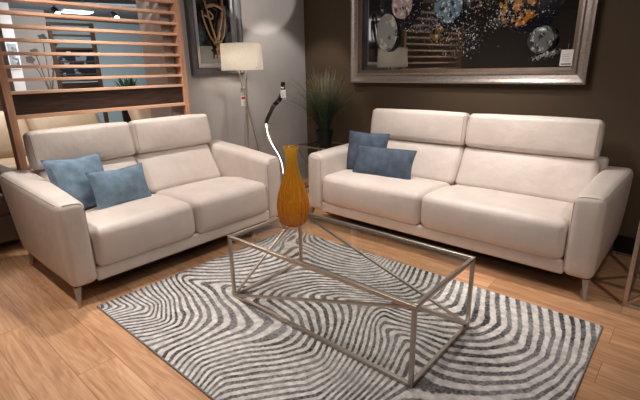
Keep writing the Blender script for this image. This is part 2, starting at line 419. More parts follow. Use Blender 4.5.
def make_sofa(label, W, D, arm, ztop, zback, loc, rz, seat_d=.60, head_y=.775, buttons=False, rec=33, head_w=.022, flare=.022):
    root = thing('leather_sofa', label, 'sofa', loc, rz)
    h = W/2; inn = h-arm
    LE = M['leather']
    # base rail between the arms
    bm = xf(softbox(2*inn+.02, D-.12, .10, .02, mid=(12, 4, 2)), T(0, (D-.12)/2+.012, .165))
    link_mesh('base', bm, LE, root)
    bm = bmesh.new(); addbox(bm, -inn, inn, .05, D-.1, .10, .12); link_mesh('underside', bm, M['under'], root, False)
    # seat cushions
    for s in (-1, 1):
        w = inn-.004
        def f(P, u):
            P.z -= .035*max(0, u[1])*(1 if P.z > 0 else 0)     # falls a little to the back
            if u[1] < -.55: P.y -= .012*(1-abs(u[2]))
            return P
        bm = xf(softbox(w, seat_d, .27, .055, (.004, .012, .022), mid=(12, 10, 3), fn=f, wob=.004), T(s*(w/2+.002), seat_d/2-.004, .335))
        c = link_mesh('seat_cushion', bm, LE, root)
        tb = bmesh.new()
        x0 = s*(w/2+.002)
        tube(tb, [(x0-w/2+.03+(w-.06)*k/12, .004, .245+.003*math.sin(k)) for k in range(13)], .0025, 6)
        link_mesh('seam', tb, M['seam'], c)
    # back cushions, reclined
    for s in (-1, 1):
        w = inn-.003
        hc = .33/math.cos(R(rec))
        bm = softbox(w, .18, hc, .05, (.003, .018, .006), mid=(10, 3, 8), wob=.004)
        yb = head_y+.012-.29*math.tan(R(rec))
        bm = xf(bm, T(s*(w/2+.0015), yb, .425) @ RX(R(-rec)) @ T(0, .09, hc/2))
        link_mesh('back_cushion', bm, LE, root)
    # headrests
    for s in (-1, 1):
        w = inn+head_w
        def f(P, u):
            P.x *= 1 - .012*max(0, u[2])
            return P
        bm = softbox(w, .13, .275, .038, (.004, .014, .008), mid=(10, 3, 5), fn=f, wob=.004)
        bm = xf(bm, T(s*(w/2+.003)+(.012 if head_w < 0 else 0), head_y+.065, .873) @ RX(R(-8)))
        hd = link_mesh('headrest', bm, LE, root)
        for e in (-1, 1):
            tb = bmesh.new()
            xx = s*(w/2+.003)+(.012 if head_w < 0 else 0)+e*(w/2-.022)
            mt = T(xx, head_y+.065, .873) @ RX(R(-8))
            tube(tb, [mt @ Vector((0, -.062+.0, -.11+.22*k/8)) for k in range(9)], .0022, 6)
            link_mesh('seam', tb, M['seam'], hd)
    # rear shell
    def g(P, u):
        P.y += .05*(P.z+.3)/.6
        return P
    bm = xf(softbox(2*inn+.06, .10, .60, .03, mid=(10, 2, 4), fn=g), T(0, D-.08, .43))
    link_mesh('back_panel', bm, LE, root)
    # arms
    za = (ztop-.12)
    for s in (-1, 1):
        def f(P, u):
            t = (u[1]+1)/2
            k = (P.z+za/2)/za
            P.z += (zback-ztop)*t*k                           # top rises to the back
            P.y += .05*k*max(0, t-.3)                          # rear leans back
            if s*P.x > 0: P.x += s*(flare*k*t + .006*(1-u[2]**2))  # outer face flares
            P.z -= .018*k*max(0, -s*u[0])*max(0, .6-t)
            return P
        bm = softbox(arm, D, za, .045, (.006, .01, .008), mid=(4, 12, 7), fn=f, wob=.003)
        bm = xf(bm, T(s*(h-arm/2), D/2, .12+za/2))
        a = link_mesh('armrest', bm, LE, root)
        tb = bmesh.new()      # stitched edge along the front and the outer top
        a0, b0, c0, q_ = arm/2, D/2, za/2, .0115
        raw = [(-s*(a0-q_), -(b0-q_), -c0+.06+(2*c0-.11)*k/8) for k in range(9)] + [(-s*(a0-.03), -(b0-q_), c0-q_-.004)]
        raw += [(s*(-a0+.045+(arm-.09)*k/4), -(b0-q_), c0-q_) for k in range(5)] + [(s*(a0-.019), -(b0-.019), c0-.019)]
        raw += [(s*(a0-q_), -b0+.05+(D-.12)*k/12, c0-q_) for k in range(13)]
        pts = []
        for pr_ in raw:
            P = f(Vector(pr_), (pr_[0]/a0, pr_[1]/b0, pr_[2]/c0)); pts.append(P+Vector((s*(h-arm/2), D/2, .12+za/2)))
        tube(tb, pts, .0026, 6)
        link_mesh('seam', tb, M['seam'], a)
    # legs
    for sx in (-1, 1):
        for y, d in ((.030, -1), (D-.07, 1)):
            x = sx*(h-.034)
            bm = bmesh.new(); rings = []
            for z, w, ox in ((.125, .019, 0), (.06, .012, .022), (0, .006, .044)):
                cx, cy = x+sx*ox*.45, y+d*ox
                rings.append([bm.verts.new((cx+a_*w, cy+b_*w*.8, z)) for a_, b_ in ((-1, -1), (1, -1), (1, 1), (-1, 1))])
            for a_, b_ in zip(rings, rings[1:]):
                for k in range(4): bm.faces.new([a_[k], a_[(k+1) % 4], b_[(k+1) % 4], b_[k]])
            bm.faces.new(rings[0]); bm.faces.new(rings[-1])
            link_mesh('leg', bm, M['leg'], root, False)
    if buttons:
        for k in (0, 1, 2):
            bm = bmesh.new()
            bbox(bm, -inn-.0, -inn+.006, .40+k*.035, .42+k*.035, .50, .512, .002)
            link_mesh('control_button', bm, M['black'], root)
    return root

sofa1 = make_sofa('cream leather two-seat sofa in front of the wooden slatted screen', 1.80, .97, .165, .668, .735, (-.662, .19, 0), R(90), seat_d=.66, head_y=.80, flare=.05)
sofa2 = make_sofa('longer cream leather sofa against the dark brown wall under the large picture', 2.36, .93, .17, .655, .665, (.55, 1.375, 0), R(-.6), head_y=.705, rec=28, head_w=-.03, buttons=True)

# ---------------------------------------------------------------- pillows
def pillow(label, w, h, t, BL, BR, lean, mat, seed, notch=.10, group=None):
    n = 22; bm = bmesh.new(); g = {}
    rnd = Vector((seed*3.7, seed*1.3, 0))
    for side in (1, -1):
        for i in range(n+1):
            for j in range(n+1):
                u = -1+2*i/n; v = -1+2*j/n
                edge = i in (0, n) or j in (0, n)
                if edge and side == -1: g[(side, i, j)] = g[(1, i, j)]; continue
                x = w/2*u*(1-.07*(1-v*v)); z = h/2*v*(1-(notch if v > 0 else .05)*(1-abs(u))**1.0*(1 if v > 0 else (1+abs(u))))
                th = t/2*(max(0, (1-u**2))*max(0, (1-v**2)))**.42
                p = Vector((x, 0, z))
                wr = noise.noise(p*7+rnd)*.012 + noise.noise(p*16+rnd)*.005
                th = th*(1+wr*4) + (0 if edge else wr*.6)
                # chopped crease from the top middle
                th -= .016*math.exp(-(u/.16)**2)*max(0, v)*(0 if edge else 1)
                g[(side, i, j)] = bm.verts.new((x, -side*max(th, 0 if edge else .002), z+h/2))
    for side in (1, -1):
        for i in range(n):
            for j in range(n):
                bm.faces.new([g[(side, i, j)], g[(side, i+1, j)], g[(side, i+1, j+1)], g[(side, i, j+1)]])
    BL = Vector(BL); BR = Vector(BR); d = (BR-BL)
    rz = math.atan2(d.y, d.x); tilt = math.atan2(d.z, Vector((d.x, d.y)).length)
    o = link_mesh('throw_pillow', bm, mat)
    o.matrix_world = T(*((BL+BR)/2)) @ RZ(rz) @ RY(-tilt) @ RX(-lean)
    sb = bmesh.new()   # piped outline
    pts = []
    for i in range(n+1): pts.append(g_edge(w, h, notch, -1+2*i/n, -1))
    for j in range(1, n+1): pts.append(g_edge(w, h, notch, 1, -1+2*j/n))
    for i in range(1, n+1): pts.append(g_edge(w, h, notch, 1-2*i/n, 1))
    for j in range(1, n+1): pts.append(g_edge(w, h, notch, -1, 1-2*j/n))
    tube(sb, pts, .003, 6)
    link_mesh('edge_seam', sb, mat, o)
    return tag(o, label, 'pillow')

def g_edge(w, h, notch, u, v):
    return (w/2*u*(1-.07*(1-v*v)), 0, h/2*v*(1-(notch if v > 0 else .05)*(1-abs(u))*(1 if v > 0 else (1+abs(u))))+h/2)

pillow('square light blue suede throw pillow in the corner of the two-seat sofa', .43, .395, .15, (-1.10, -.56, .475), (-1.20, -.16, .45), R(20), M['blue_velvet'], 1)
pillow('oblong light blue suede lumbar pillow leaning on the square light blue pillow', .46, .285, .13, (-1.00, -.36, .47), (-1.09, .085, .45), R(18), M['blue_velvet'], 2, .14)
pillow('square slate blue throw pillow in the left corner of the longer sofa', .45, .38, .14, (-.49, 1.77, .45), (-.04, 1.78, .45), R(14), M['blue_velvet2'], 3, .07)
pillow('oblong slate blue lumbar pillow overlapping the square slate blue pillow', .60, .28, .13, (-.29, 1.62, .455), (.31, 1.66, .455), R(20), M['blue_velvet2'], 4, .04)

